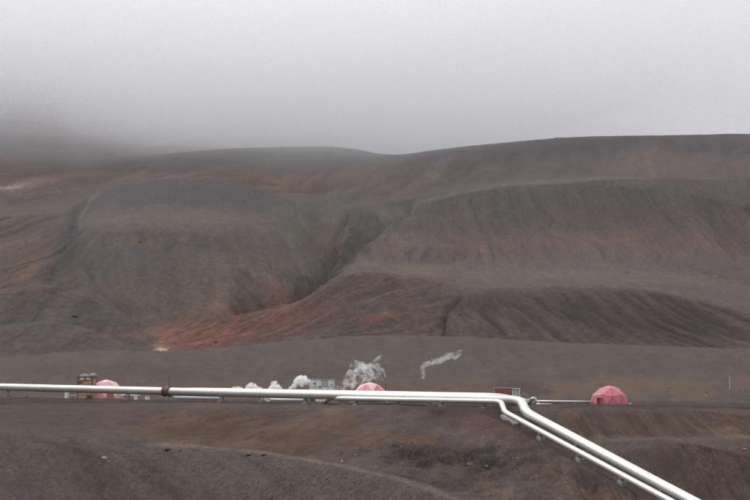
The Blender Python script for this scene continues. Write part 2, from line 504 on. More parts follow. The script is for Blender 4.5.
# --- soil colours, with some relief shading and rim light painted in
C_GREY = np.array((.098, .080, .076)); C_BROWN = np.array((.108, .073, .060)); C_DARK = np.array((.062, .047, .044))
C_PURP = np.array((.066, .043, .045)); C_RED = np.array((.150, .062, .048)); C_OCH = np.array((.26, .135, .08))
C_PALE = np.array((.50, .43, .35)); C_GREEN = np.array((.082, .084, .062)); C_SLATE = np.array((.078, .072, .076))
C_LITE = np.array((.135, .118, .105)); C_BLACK = np.array((.035, .032, .034))
col = np.empty((NR, NC, 3))
col[:] = C_GREY


def paint(mask, c, k=1.0):
    global col
    mm = np.clip(mask * k, 0, 1)[..., None]
    col = col * (1 - mm) + np.asarray(c) * mm


def blob(cx, cy, rx, ry, ang=0, warp=.5, seed=0, ws=None):
    ca, sa = math.cos(math.radians(ang)), math.sin(math.radians(ang))
    dx = PXg - cx; dy = PYg - cy
    u = (dx * ca + dy * sa) / rx; v = (-dx * sa + dy * ca) / ry
    g_ = np.exp(-(u * u + v * v) * .8) + 1.1 * warp * (NB[seed % 3] * .8 + ST * .55)
    return smooth(.18, .85, g_) * (u * u + v * v < 9)


def streak(pts, wd, seed=0):
    """soft line through image points"""
    best = np.full(PXg.shape, 1e9)
    for (x0, y0), (x1, y1) in zip(pts[:-1], pts[1:]):
        dx, dy = x1 - x0, y1 - y0
        L = dx * dx + dy * dy
        t = np.clip(((PXw - x0) * dx + (PYw - y0) * dy) / L, 0, 1)
        d = (PXw - x0 - t * dx) ** 2 + (PYw - y0 - t * dy) ** 2
        best = np.minimum(best, d)
    return np.exp(-best / (wd * wd)) * np.clip(.75 + .7 * NB[seed % 3], 0, 1.3)


ST = fbm(X / 7.0 * (1 + 0 * R), Y / 70.0, 5, .65, 66) * smooth(200, 500, R) + fbm(X / 1.5, Y / 9, 5, .65, 67) * (1 - smooth(200, 500, R))
NB = [fbm(PXg / 22, PYg / 9, 5, .62, 70), fbm(PXg / 9, PYg / 4, 5, .62, 75), fbm(PXg / 40, PYg / 14, 5, .6, 79)]
PXw = PXg + 3.0 * NB[0]; PYw = PYg + 1.6 * NB[1]
nz = R < 364
# far land
paint(smooth(-.1, .5, NB[2]) * (R > 372), C_BROWN, .55)
paint(smooth(.05, .5, NB[0]) * (R > 372), C_SLATE, .35)
# left flank, reddish brown
paint(blob(0, 265, 95, 60) * (R > 600), (.105, .072, .056), .8)
paint(blob(28, 273, 22, 4, -28, 1.0, 1) * (R > 600), (.20, .115, .078), .6)
paint(blob(8, 245, 40, 4, -14, .6, 1) * (R > 600), C_LITE, .5)
paint(blob(20, 230, 50, 3, -12, .6, 1) * (R > 600), C_SLATE, .6)
paint(blob(70, 232, 12, 34, 30, .5, 1) * (R > 600), C_SLATE, .8)
# upper left
paint(blob(45, 165, 120, 20, -2) * (R > 1080), (.115, .073, .058), .75)
paint(blob(30, 183, 22, 6, -10, .8, 1) * (R > 1080), (.22, .15, .125), .6)
paint(blob(4, 187, 10, 3, -10, .8, 1) * (R > 1040), C_PALE, .4)
paint(streak([(22, 122), (45, 132), (70, 142), (82, 156)], 1.6, 1) * (R > 1500), C_LITE, .8)
paint(streak([(0, 197), (40, 192), (75, 189), (100, 184), (125, 177)], 1.6, 1) * (R > 1000), C_LITE, .8)
paint(blob(190, 166, 120, 5, 0, .7) * (R > 1095), C_SLATE, .5)
paint(blob(175, 176, 110, 5, 1, .4) * (R > 1095), (.135, .098, .082), .75)
paint(blob(270, 186, 50, 5, 12, .4) * (R > 1095), (.135, .092, .075), .75)
paint(blob(265, 177, 55, 6, 6, .7) * (R > 1050), (.17, .09, .065), .9)
paint(blob(285, 186, 34, 6, 14, .7) * (R > 1050), (.17, .09, .065), .8)
paint(blob(330, 174, 75, 5, -4, .8, 1) * (R > 1050), (.15, .095, .07), .7)
paint(blob(400, 178, 40, 3, -6, .9, 1) * (R > 1050), (.16, .11, .08), .7)
paint(blob(380, 186, 60, 2.5, -8, .9, 1) * (R > 1050), C_LITE, .5)
paint(blob(270, 158, 130, 8, 0, .6, 2) * (R > 1250), C_SLATE, .5)
# mound: cool grey cap, browner face, olive right shoulder
paint(blob(185, 195, 122, 22, 2, .2, 2) * (R > 850) * (R < 1088), (.064, .060, .064), .95)
paint(blob(160, 220, 105, 8, 1, .3, 2) * (R > 765) * (R < 1088), C_LITE, .5)
paint(blob(180, 242, 110, 10, 1, .5, 2) * (R > 640) * (R < 765), (.066, .056, .053), .8)
paint(blob(180, 285, 120, 45, 0, .6, 2) * (R > 640) * (R < 900), (.098, .080, .068), .8)
paint(blob(110, 255, 60, 24, 0, .6, 0) * (R > 640) * (R < 960), C_SLATE, .7)
paint(blob(135, 244, 20, 4, 0, .9, 1) * (R > 640) * (R < 960), (.16, .10, .07), .45)
paint(blob(312, 225, 26, 28, 10, .6) * (R > 640) * (R < 1090), C_GREEN, .85)
paint(blob(335, 205, 40, 16, 0, .6) * (R > 700), C_GREEN, .6)
paint(streak([(298, 206), (300, 216), (306, 228), (316, 236)], 1.4, 1) * (R > 700), C_LITE, .8)
paint(blob(330, 240, 20, 22, 30, .6, 1) * (R > 700), (.125, .08, .062), .5)
paint(blob(270, 283, 38, 14, 20, .7, 1) * (R > 640), (.125, .088, .068), .7)
for k in range(9):
    x0 = 252 + k * 5.2
    paint(streak([(x0, 270 + k * .8), (x0 + 9, 283 + k * .8), (x0 + 17, 292 - abs(k - 4) * .5)], 0.9, 1) * (R > 640), (.20, .15, .12), .55)
paint(streak([(253, 268), (256, 278), (248, 288), (225, 300), (205, 310)], 1.6, 1) * (R > 640), C_LITE, .6)
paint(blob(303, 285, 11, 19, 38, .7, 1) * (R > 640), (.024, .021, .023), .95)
paint(streak([(236, 305), (262, 302), (290, 294), (312, 283), (330, 270), (346, 258), (362, 240), (380, 222)], 5.0, 1) * (R > 640), (.026, .023, .025), .8)  # ravine hollow darkened, its shade painted into the colour
paint(streak([(84, 204), (74, 215), (70, 232), (64, 255), (52, 275)], 9.0, 1) * (R > 640) * (R < 1088), (.046, .042, .045), .9)  # shade on the mound's left drop, painted into the colour
paint(streak([(100, 191), (90, 200), (82, 214), (80, 226)], 2.0, 1) * (R > 740) * (R < 1088), (.155, .135, .12), .9)
paint(streak([(150, 346), (135, 325), (118, 306), (100, 296)], 1.6, 1) * (R > 372) * (R < 760), C_LITE, .5)
paint(streak([(0, 287), (40, 284), (72, 286)], 1.5, 1) * (R > 372) * (R < 760), C_LITE, .4)
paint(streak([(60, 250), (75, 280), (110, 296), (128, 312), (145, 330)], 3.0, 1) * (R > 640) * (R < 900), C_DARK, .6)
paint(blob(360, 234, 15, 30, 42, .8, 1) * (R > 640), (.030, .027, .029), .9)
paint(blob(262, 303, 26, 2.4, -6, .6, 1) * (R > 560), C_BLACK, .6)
paint(blob(248, 300, 16, 5, 0, .6, 1) * (R > 560), C_LITE, .5)
paint(blob(55, 318, 95, 28, 8, .35, 2) * (R > 372) * (R < 652), (.098, .085, .080), .85)
paint(streak([(0, 325), (50, 321.5), (85, 329), (125, 344)], 1.6, 1) * (R > 372) * (R < 545), (.15, .125, .11), .6)
paint(streak([(0, 290.5), (50, 287.5), (85, 293), (120, 311), (145, 336)], 1.6, 1) * (R > 500) * (R < 652), (.15, .125, .11), .6)  # both low mound crests lightened, rim light painted in
# red and ochre ground at the ravine mouth
fm = (R > 372) * (R < 760)
paint(blob(255, 322, 80, 15, -14, .9) * fm, (.145, .070, .056), .7)
paint(blob(285, 318, 34, 7, -16, 1.1, 1) * fm, (.165, .066, .053), .45)
paint(blob(290, 308, 150, 24, -12, .5) * fm, (.135, .066, .052), .75)
paint(blob(215, 335, 40, 10, -14, .8, 1) * fm, (.165, .076, .058), .6)
paint(blob(195, 330, 30, 16, 10, .7) * fm, (.18, .085, .06), .7)
paint(blob(163, 335, 16, 11, 35, .9, 1) * fm, (.19, .105, .075), .6)
paint(blob(158, 346, 8, 4, 10, .8, 1) * fm, (.30, .175, .11), .75)
paint(blob(162, 349.4, 6, 1.3, 5, .7, 1) * fm, (.50, .40, .31), .8)
paint(blob(218, 304, 12, 6, 0, .7, 1) * fm, (.17, .10, .07), .6)
paint(streak([(240, 325), (270, 312), (300, 299), (330, 282), (350, 272), (375, 271)], 1.8, 1) * (R > 500) * (R < 655), C_LITE, .75)  # bright spur crest, its rim light painted in
paint(streak([(222, 344), (245, 334), (275, 320), (305, 302), (332, 284)], 1.5, 1) * fm, (.15, .09, .075), .5)
paint(blob(365, 300, 50, 22, 0, .5) * fm, (.092, .074, .064), .8)
paint(blob(380, 317, 30, 5, -6, .9, 1) * fm, (.21, .085, .06), .75)
paint(blob(384, 312, 11, 2.6, -12, .6, 1) * fm, (.28, .17, .12), .7)
paint(blob(420, 320, 30, 8, 0, .9, 1) * fm, (.20, .115, .07), .55)
paint(blob(438, 320, 8, 18, 0, .6, 1) * fm, (.21, .125, .075), .55)
# rills: dark steep bank and brown face
paint(streak([(463, 295), (448, 308), (446, 336)], 3.2, 1) * fm, C_DARK, .9)
paint(blob(600, 316, 230, 30, 0, .3) * fm * (R < 652), (.078, .058, .052), .95)
paint(streak([(352, 271), (380, 272), (420, 279), (480, 288), (510, 287), (560, 285.5), (630, 287), (675, 293), (760, 307)], 2.2, 1) * (R > 600) * (R < 800), C_LITE, .55)  # rim light along the hill crest, painted into the colour
paint(blob(400, 268, 60, 5, 8, .5, 2) * (R > 655) * (R < 830), C_LITE, .6)
paint(blob(600, 273, 200, 9, 2, .4, 2) * (R > 655) * (R < 830), (.125, .106, .096), .7)
# big right slope: slate above, red brown belt at mid height
bs = (R > 760) * (R < 1100)
paint(blob(560, 205, 240, 24, 0, .5, 2) * bs, (.072, .064, .063), .95)
paint(blob(600, 241, 200, 11, 0, 1.0) * bs, (.118, .073, .061), .6)
paint(blob(590, 240, 50, 3.5, 0, 1.0, 1) * bs, (.17, .095, .072), .35)
paint(blob(400, 243, 26, 2.5, 0, .9, 1) * bs, (.16, .095, .07), .45)
paint(blob(480, 248, 6, 4, 35, .6, 1) * bs, (.21, .11, .075), .5)
paint(blob(660, 215, 130, 10, 0, .7) * bs, (.095, .066, .060), .6)
paint(blob(640, 262, 150, 10, 0, .5) * bs, (.10, .085, .078), .7)
paint(blob(395, 214, 40, 12, -20, .6, 1) * bs, C_GREEN, .55)
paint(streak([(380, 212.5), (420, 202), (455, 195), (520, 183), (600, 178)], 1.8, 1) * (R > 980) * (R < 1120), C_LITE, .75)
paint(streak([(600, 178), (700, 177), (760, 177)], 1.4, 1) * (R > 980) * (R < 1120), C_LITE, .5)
# upper right
paint(blob(620, 150, 260, 7, 0, .7, 2) * (R > 1080), C_SLATE, .8)
paint(blob(600, 163, 260, 3, 0, .9, 2) * (R > 1080), (.115, .080, .070), .6)
paint(streak([(660, 149), (646, 155), (649, 163), (653, 170), (651, 177)], 1.7, 1) * (R > 1080), (.18, .105, .078), .7)
paint(streak([(640, 157), (690, 156), (722, 158)], 1.2, 1) * (R > 1080), (.15, .09, .07), .5)
# plain behind the domes: grey gravel, browner and wetter near the bench
pl = (R > 225) * (R < 372)
paint(1.0 * pl, (.088, .075, .068))
paint(blob(430, 388, 330, 9, 0, .9) * (R > 205) * (R < 330), C_BROWN, .9)
paint(blob(640, 388, 140, 9, 0, .9) * (R > 205) * (R < 330), (.115, .083, .062), .9)
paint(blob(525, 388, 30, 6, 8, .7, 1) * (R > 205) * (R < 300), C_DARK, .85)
paint(blob(120, 372, 180, 8, 0, .8, 2) * (R > 205) * (R < 400), (.080, .066, .062), .7)
paint(blob(38, 352, 9, 1.5, -10, .5, 1) * pl, (.20, .13, .11), .5)
# bench top
paint(1.0 * (R > 128) * (R <= 226) * bench, (.075, .062, .057), .9)
paint(blob(590, 404, 180, 5, 0, .6) * (R > 120) * (R < 226), (.085, .065, .055), .7)
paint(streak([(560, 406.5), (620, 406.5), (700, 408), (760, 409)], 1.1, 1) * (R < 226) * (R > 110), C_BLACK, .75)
# bank below the bench
bk = (R > 78) * (R < 150)
paint(blob(60, 415, 260, 18, 2, .4) * bk, (.082, .062, .057), 1)
paint(blob(250, 432, 110, 22, 4, .6) * bk, (.118, .078, .056), .95)
paint(blob(345, 418, 26, 14, 20, .8, 1) * bk, (.135, .095, .066), .7)
paint(blob(270, 412, 22, 10, 30, .8) * bk, (.085, .058, .05), .6)
paint(blob(395, 440, 60, 10, -8, .7) * bk, (.12, .075, .055), .8)
paint(blob(470, 412, 120, 12, 8, .5) * bk, C_PURP, .95)  # purple-dark shadow beneath the pipes, painted onto the bank
paint(blob(500, 430, 70, 10, 10, .7) * bk, (.085, .055, .048), .7)
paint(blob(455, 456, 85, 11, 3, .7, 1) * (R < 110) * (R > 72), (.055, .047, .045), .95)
paint(blob(560, 480, 60, 16, 25, .6) * bk, (.10, .072, .060), .8)
paint(blob(600, 492, 40, 8, 20, .8, 1) * bk, (.17, .10, .07), .7)
paint(blob(575, 430, 26, 10, 25, .6) * bk, (.13, .082, .06), .75)
paint(blob(480, 478, 40, 10, 30, .9, 1) * (R > 66) * (R < 110), (.15, .11, .085), .55)
paint(blob(660, 423, 110, 13, 0, .5) * bk, (.098, .074, .060), .9)
paint(streak([(575, 438), (620, 439.5), (700, 438.6), (760, 436.8)], 1.5, 1) * bk, C_LITE, .6)
paint(blob(690, 470, 110, 28, 0, .5) * bk, (.085, .062, .054), .9)
paint(blob(655, 480, 60, 14, 30, .8, 1) * bk, (.115, .084, .064), .5)
paint(box_mask(PXg, PYg, 580, 900, 411, 437, 14, 3) * bk, (.105, .068, .056), .5)
paint(blob(725, 428, 22, 7, 0, .9, 1) * bk, (.17, .12, .085), .5)
# near shoulder
ns = (R < 80)
paint(ns * (1 - .75 * (1 - smooth(60, 200, PXg)) * (1 - smooth(436, 462, PYg))), (.088, .074, .071), .95)
paint(ns * (1 - smooth(60, 200, PXg)) * (1 - smooth(436, 462, PYg)), (.084, .065, .060), .75)
paint(blob(260, 478, 190, 26, 8, .45) * ns, (.097, .083, .079), .9)
paint(blob(60, 445, 90, 10, 6, .6) * (R < 95), (.093, .080, .072), .7)
paint(blob(120, 480, 120, 24, 14, .8) * ns, (.078, .060, .056), .65)
paint(streak([(40, 440), (75, 449), (110, 462), (150, 480), (190, 497)], 2.2, 1) * ns, (.058, .046, .045), .85)
paint(streak([(70, 441), (110, 450), (150, 466), (215, 495)], 1.6, 0) * ns, (.062, .050, .048), .7)
paint(streak([(0, 446), (60, 455), (100, 470), (130, 498)], 2.6, 2) * ns, (.070, .056, .053), .6)
paint(streak([(20, 436), (60, 440), (100, 446), (150, 452)], 2.2, 1) * ns, (.13, .10, .085), .35)
paint(streak([(150, 444), (200, 446), (260, 452), (320, 461), (380, 474), (430, 489), (465, 503)], 2.0, 1) * (R < 70), (.20, .155, .125), .75)
paint(streak([(100, 432), (150, 436), (195, 443), (245, 450)], 3.0, 1) * (R > 72) * (R < 110), (.14, .095, .07), .35)
# mottling everywhere, and shading of the rills
mot = 1 + .10 * NB[0] + .12 * NB[1] + .12 * fbm(X / 3.1, Y / 3.1, 6, .75, 90) + .10 * fbm(X / .6, Y / .6, 4, .75, 93) + .10 * fbm(X / 25, Y / 25, 5, .7, 95)
mot = mot * (1 + .42 * RIDGE_SHADE)  # painted relief shading: rill ridges lightened, floors darkened
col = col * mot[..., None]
GRAV = np.clip(1.0 * (R < 80) + .75 * (R > 225) * (R < 372) + .8 * (R >= 80) * (R < 135), 0, 1)
col = np.clip(col * np.array((.80, .735, .695)), .01, .9)

R, X, Y = TRUE
# mesh
verts = np.stack([X, Y, Z], -1).reshape(-1, 3)
ii = np.arange(NR - 1)[:, None] * NC
jj = np.arange(NC)[None, :]
j2 = (jj + 1) % NC
quads = np.stack([ii + jj, ii + j2, ii + NC + j2, ii + NC + jj], -1).reshape(-1, 4)
me = bpy.data.meshes.new('ground')
me.vertices.add(len(verts)); me.vertices.foreach_set('co', verts.astype(np.float32).ravel())
me.loops.add(quads.size); me.loops.foreach_set('vertex_index', quads.astype(np.int32).ravel())
me.polygons.add(len(quads))
me.polygons.foreach_set('loop_start', np.arange(0, quads.size, 4, dtype=np.int32))
me.polygons.foreach_set('use_smooth', np.ones(len(quads), dtype=bool))
me.update(calc_edges=True)
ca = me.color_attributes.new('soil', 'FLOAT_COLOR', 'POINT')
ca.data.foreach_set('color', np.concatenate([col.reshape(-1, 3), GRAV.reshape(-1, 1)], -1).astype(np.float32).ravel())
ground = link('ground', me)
tag(ground, kind='structure')


def ground_z(x, y):
    a = math.atan2(x, y); r = math.hypot(x, y)
    c = int(np.clip(np.searchsorted(AZ, a), 1, NC - 1))
    f = (a - AZ[c - 1]) / (AZ[c] - AZ[c - 1])
    return float(np.interp(r, R[:, c - 1], Z[:, c - 1]) * (1 - f) + np.interp(r, R[:, c], Z[:, c]) * f)


def on_ground(px, py, rmin=5, rmax=3000):
    """first ground point along the line of sight of a photo pixel"""
    c = int(np.argmin(np.abs(np.tan(s_in) - (px - 375.0) / 1042.0))) + len(ext)
    X_, Y_, Z_ = X[:, c], Y[:, c], Z[:, c]
    _, yy = proj(X_, Y_, Z_)
    ok = (R[:, c] > rmin) & (R[:, c] < rmax) & (yy <= py)
    i = int(np.argmax(ok))
    return Vector((X_[i], Y_[i], Z_[i]))


# ------------------------------------------------------------------ materials
def new_mat(name):
    m_ = bpy.data.materials.new(name)
    m_.use_nodes = True
    t = m_.node_tree
    t.nodes.clear()
    o = t.nodes.new('ShaderNodeOutputMaterial')
    b = t.nodes.new('ShaderNodeBsdfPrincipled')
    t.links.new(b.outputs[0], o.inputs[0])
    return m_, t, b, o


def noise_node(t, scale, detail=6, rough=.6, src='Object', vec=None, dist=0.0):
    n_ = t.nodes.new('ShaderNodeTexNoise')
    n_.inputs['Scale'].default_value = scale
    n_.inputs['Detail'].default_value = detail
    n_.inputs['Roughness'].default_value = rough
    n_.inputs['Distortion'].default_value = dist
    if vec is None:
        c_ = t.nodes.new('ShaderNodeTexCoord')
        vec = c_.outputs[src]
    t.links.new(vec, n_.inputs['Vector'])
    return n_


def ramp_node(t, fac, stops):
    r_ = t.nodes.new('ShaderNodeValToRGB')
    es = r_.color_ramp.elements
    es[0].position, es[0].color = stops[0][0], (*stops[0][1], 1)
    es[1].position, es[1].color = stops[-1][0], (*stops[-1][1], 1)
    for p_, c_ in stops[1:-1]:
        e_ = es.new(p_); e_.color = (*c_, 1)
    t.links.new(fac, r_.inputs[0])
    return r_


def mixcol(t, kind, fac, a, b):
    m_ = t.nodes.new('ShaderNodeMix'); m_.data_type = 'RGBA'; m_.blend_type = kind
    for s_, v in ((m_.inputs[0], fac), (m_.inputs[6], a), (m_.inputs[7], b)):
        if hasattr(v, 'links') or hasattr(v, 'is_linked'): t.links.new(v, s_)
        elif isinstance(v, (int, float)): s_.default_value = v
        else: s_.default_value = (*v, 1)
    return m_.outputs[2]


def ground_material():
    m_, t, b, o = new_mat('tephra_soil')
    at = t.nodes.new('ShaderNodeAttribute'); at.attribute_name = 'soil'
    n1 = noise_node(t, .35, 15, .78)
    g = lambda v: (v, v, v)
    r1 = ramp_node(t, n1.outputs['Fac'], [(.28, g(.36)), (.5, g(1.0)), (.72, g(1.75))])
    # open gravel keeps only part of the coarse mottling and gets a finer grain of its own
    gf = t.nodes.new('ShaderNodeMath'); gf.operation = 'MULTIPLY_ADD'; gf.inputs[1].default_value = -.72; gf.inputs[2].default_value = 1.0
    t.links.new(at.outputs['Alpha'], gf.inputs[0])
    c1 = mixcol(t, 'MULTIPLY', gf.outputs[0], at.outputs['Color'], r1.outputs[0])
    n2 = noise_node(t, 3.2, 10, .82)
    r2 = ramp_node(t, n2.outputs['Fac'], [(.30, g(.40)), (.52, g(1.0)), (.62, g(1.4)), (.72, (2.9, 2.8, 2.6))])
    c2 = mixcol(t, 'MULTIPLY', .7, c1, r2.outputs[0])
    n3 = noise_node(t, 11.0, 6, .85)
    r3 = ramp_node(t, n3.outputs['Fac'], [(.34, g(.35)), (.5, g(1.0)), (.60, g(1.5)), (.68, (3.2, 3.1, 2.9))])
    c3 = mixcol(t, 'MULTIPLY', at.outputs['Alpha'], c2, r3.outputs[0])
    # scree trails running down the slopes
    tcs = t.nodes.new('ShaderNodeTexCoord'); mps = t.nodes.new('ShaderNodeMapping')
    mps.inputs['Scale'].default_value = (.30, .020, .030)
    t.links.new(tcs.outputs['Object'], mps.inputs['Vector'])
    n4 = noise_node(t, 1.0, 9, .72, vec=mps.outputs[0], dist=.25)
    r4 = ramp_node(t, n4.outputs['Fac'], [(.30, g(.84)), (.5, g(1.0)), (.70, g(1.18))])
    c3 = mixcol(t, 'MULTIPLY', gf.outputs[0], c3, r4.outputs[0])
    t.links.new(c3, b.inputs['Base Color'])
    b.inputs['Roughness'].default_value = 1.0
    b.inputs['Specular IOR Level'].default_value = .12
    # relief
    bp1 = t.nodes.new('ShaderNodeBump'); t.links.new(gf.outputs[0], bp1.inputs['Strength']); bp1.inputs['Distance'].default_value = .8
    t.links.new(n1.outputs['Fac'], bp1.inputs['Height'])
    bp2 = t.nodes.new('ShaderNodeBump'); bp2.inputs['Strength'].default_value = .6; bp2.inputs['Distance'].default_value = .12
    t.links.new(n2.outputs['Fac'], bp2.inputs['Height'])
    t.links.new(bp1.outputs[0], bp2.inputs['Normal'])
    t.links.new(bp2.outputs[0], b.inputs['Normal'])
    return m_


ground.data.materials.append(ground_material())


def paint_mat(name, c, dirt=(.25, .2, .17), amt=.35, rough=.5, scale=2.0, metal=0.0, streaks=True, src='Object'):
    m_, t, b, o = new_mat(name)
    n_ = noise_node(t, scale, 8, .68, src)
    tcn = t.nodes.new('ShaderNodeTexCoord')
    mp = t.nodes.new('ShaderNodeMapping'); mp.inputs['Scale'].default_value = (1.6, 1.6, .22)
    t.links.new(tcn.outputs[src], mp.inputs['Vector'])
    n2 = noise_node(t, scale * 2, 6, .7, vec=mp.outputs[0])
    r1 = ramp_node(t, n_.outputs['Fac'], [(.45, (0, 0, 0)), (.75, (1, 1, 1))])
    r2 = ramp_node(t, n2.outputs['Fac'], [(.48, (0, 0, 0)), (.72, (1, 1, 1))])
    a = t.nodes.new('ShaderNodeMath'); a.operation = 'MAXIMUM'
    t.links.new(r1.outputs[0], a.inputs[0]); t.links.new(r2.outputs[0], a.inputs[1])
    k = t.nodes.new('ShaderNodeMath'); k.operation = 'MULTIPLY'; k.inputs[1].default_value = amt
    t.links.new(a.outputs[0], k.inputs[0])
    cc = mixcol(t, 'MIX', k.outputs[0], c, dirt)
    t.links.new(cc, b.inputs['Base Color'])
    b.inputs['Roughness'].default_value = rough
    b.inputs['Metallic'].default_value = metal
    bp = t.nodes.new('ShaderNodeBump'); bp.inputs['Strength'].default_value = .25; bp.inputs['Distance'].default_value = .02
    t.links.new(n_.outputs['Fac'], bp.inputs['Height']); t.links.new(bp.outputs[0], b.inputs['Normal'])
    return m_


M_CLAD = paint_mat('aluminium_cladding', (.67, .665, .635), (.42, .385, .34), .30, .45, .5, .5)
M_BAND = paint_mat('cladding_band', (.60, .59, .56), (.36, .33, .29), .4, .5, 1.0, .5)
M_RUST = paint_mat('rusty_steel', (.16, .075, .055), (.07, .045, .04), .6, .8, 3)
M_CONC = paint_mat('concrete', (.27, .255, .24), (.12, .105, .09), .6, .9, 1.5)
M_STEEL = paint_mat('grey_steel', (.30, .30, .31), (.12, .09, .075), .5, .5, 2, .3)
M_DARK = paint_mat('dark_steel', (.045, .045, .05), (.09, .06, .05), .4, .6, 3)
M_PINK = paint_mat('faded_pink_panel', (.56, .23, .25), (.66, .42, .40), .5, .6, .9)
M_PINKP = paint_mat('pale_lit_pink_panel', (.66, .43, .41), (.60, .30, .30), .5, .6, .9)  # lit dome panels painted paler; also the low box by the middle dome
M_RED = paint_mat('pinkish_red_panel', (.44, .098, .125), (.56, .27, .27), .5, .55, .9)
M_REDL = paint_mat('lit_and_varied_red_panel', (.47, .13, .155), (.58, .30, .30), .5, .6, .9)  # lighter red painted for the lit dome top and a random few panels
M_SEAM = paint_mat('dome_rib', (.42, .11, .13), (.55, .3, .3), .4, .6, .9)
M_DOOR = paint_mat('dark_red_door', (.20, .03, .04), (.09, .04, .04), .4, .6, 2)
M_NAVY = paint_mat('navy_door', (.035, .045, .095), (.1, .08, .09), .3, .5, 2)
M_WOOD = paint_mat('weathered_tan_timber', (.46, .31, .19), (.17, .10, .065), .6, .85, 1.6)
M_WOODD = paint_mat('dark_brown_timber', (.14, .075, .05), (.30, .18, .11), .3, .85, 2)
M_WHITE = paint_mat('weathered_white_paint', (.80, .81, .79), (.38, .37, .32), .5, .6, 1.3)
M_GREY = paint_mat('pale_grey_paint', (.45, .46, .46), (.2, .18, .16), .5, .6, 1.5)
M_SHED = paint_mat('rust_red_corrugated', (.36, .12, .08), (.2, .09, .07), .55, .7, 1.2)
M_YELL = paint_mat('faded_yellow_paint', (.62, .48, .14), (.25, .2, .1), .5, .6, 2)


def rock_mat(name, c):
    m_, t, b, o = new_mat(name)
    n_ = noise_node(t, 4.0, 10, .7)
    r1 = ramp_node(t, n_.outputs['Fac'], [(.3, tuple(v * .5 for v in c)), (.55, c), (.75, tuple(min(v * 1.6, .8) for v in c))])
    t.links.new(r1.outputs[0], b.inputs['Base Color'])
    b.inputs['Roughness'].default_value = .95
    bp = t.nodes.new('ShaderNodeBump'); bp.inputs['Strength'].default_value = .5; bp.inputs['Distance'].default_value = .05
    t.links.new(n_.outputs['Fac'], bp.inputs['Height']); t.links.new(bp.outputs[0], b.inputs['Normal'])
    return m_


M_ROCKT = rock_mat('tan_rock', (.32, .24, .17))
M_ROCKD = rock_mat('dark_basalt', (.045, .04, .038))
M_ROCKP = rock_mat('pale_rock', (.34, .30, .26))
M_ROCKG = rock_mat('grey_rock', (.17, .145, .13))


def vol_mat(name, color, dens, noise_scale=None, aniso=.0, lo=.4, hi=.65):
    m_ = bpy.data.materials.new(name)
    m_.use_nodes = True
    t = m_.node_tree
    t.nodes.clear()
    o = t.nodes.new('ShaderNodeOutputMaterial')
    v = t.nodes.new('ShaderNodeVolumePrincipled')
    v.inputs['Color'].default_value = (*color, 1)
    v.inputs['Density'].default_value = dens
    v.inputs['Anisotropy'].default_value = aniso
    if noise_scale:
        n_ = noise_node(t, noise_scale, 7, .66, dist=.7)
        mr = t.nodes.new('ShaderNodeMapRange')
        mr.inputs[1].default_value = lo; mr.inputs[2].default_value = hi
        mr.inputs[3].default_value = 0.0; mr.inputs[4].default_value = dens
        t.links.new(n_.outputs['Fac'], mr.inputs[0])
        t.links.new(mr.outputs[0], v.inputs['Density'])
    t.links.new(v.outputs[0], o.inputs['Volume'])
    return m_


# ------------------------------------------------------------------ air: thin haze, and the cloud lying on the mountain
bm = bmesh.new()
zmin, zmax = float(Z.min()), float(Z.max())
add_box(bm, (0, 0, (zmin - 1 + zmax + 320) / 2), (10900, 10900, zmax + 320 - zmin + 1))
haze = bm_obj('haze', bm, vol_mat('thin_haze', (.96, .96, .995), 0.00007, aniso=.1))
tag(haze, kind='stuff')


def cloud_base(x, y):
    """height of the cloud's underside"""
    b_ = 376.0 + 120.0 / (1 + math.exp(-(x - 300) / 160.0))      # lifts to the right
    b_ -= 64.0 * math.exp(-((x + 80) / 240.0) ** 2)
    b_ += 34 * mnoise.fractal(Vector((x / 300, y / 300, 3.3)), 1.0, 2.0, 5)
    return b_


def make_cloud(name, x0, x1, y0, y1, top, lift, dens, n_=64):
    bmc = bmesh.new()
    g = []
    for j in range(n_ + 1):
        row = []
        for i in range(n_ + 1):
            x = x0 + (x1 - x0) * i / n_; y = y0 + (y1 - y0) * j / n_
            e_ = min(1.0, (y - y0) / 500.0)
            z_ = cloud_base(x, y) + lift + (1 - e_) ** 2 * 60.0
            row.append(bmc.verts.new((x, y, z_)))
        g.append(row)
    tp = [bmc.verts.new((x0, y0, top)), bmc.verts.new((x1, y0, top)), bmc.verts.new((x1, y1, top)), bmc.verts.new((x0, y1, top))]
    for j in range(n_):
        for i in range(n_):
            bmc.faces.new((g[j][i], g[j + 1][i], g[j + 1][i + 1], g[j][i + 1]))
    bmc.faces.new(tp)
    bmc.faces.new(g[0][:] + [tp[1], tp[0]])
    bmc.faces.new(g[n_][::-1] + [tp[3], tp[2]])
    bmc.faces.new([g[j][0] for j in range(n_, -1, -1)] + [tp[0], tp[3]])
    bmc.faces.new([g[j][n_] for j in range(n_ + 1)] + [tp[2], tp[1]])
    bmesh.ops.recalc_face_normals(bmc, faces=bmc.faces)
    o = bm_obj(name, bmc, vol_mat(name + '_vapour', (.985, .987, 1.0), dens, aniso=.1))
    tag(o, kind='stuff')
    return o


make_cloud('low_cloud', -3200, 3200, 1340, 4000, 700, 0, .0034)
make_cloud('cloud_fringe', -3300, 3300, 1080, 4100, 600, -50, .0013)
make_cloud('cloud_fringe', -3350, 3350, 960, 4150, 520, -92, .0008)
make_cloud('cloud_fringe', -3400, 3400, 900, 4200, 460, -128, .00045)

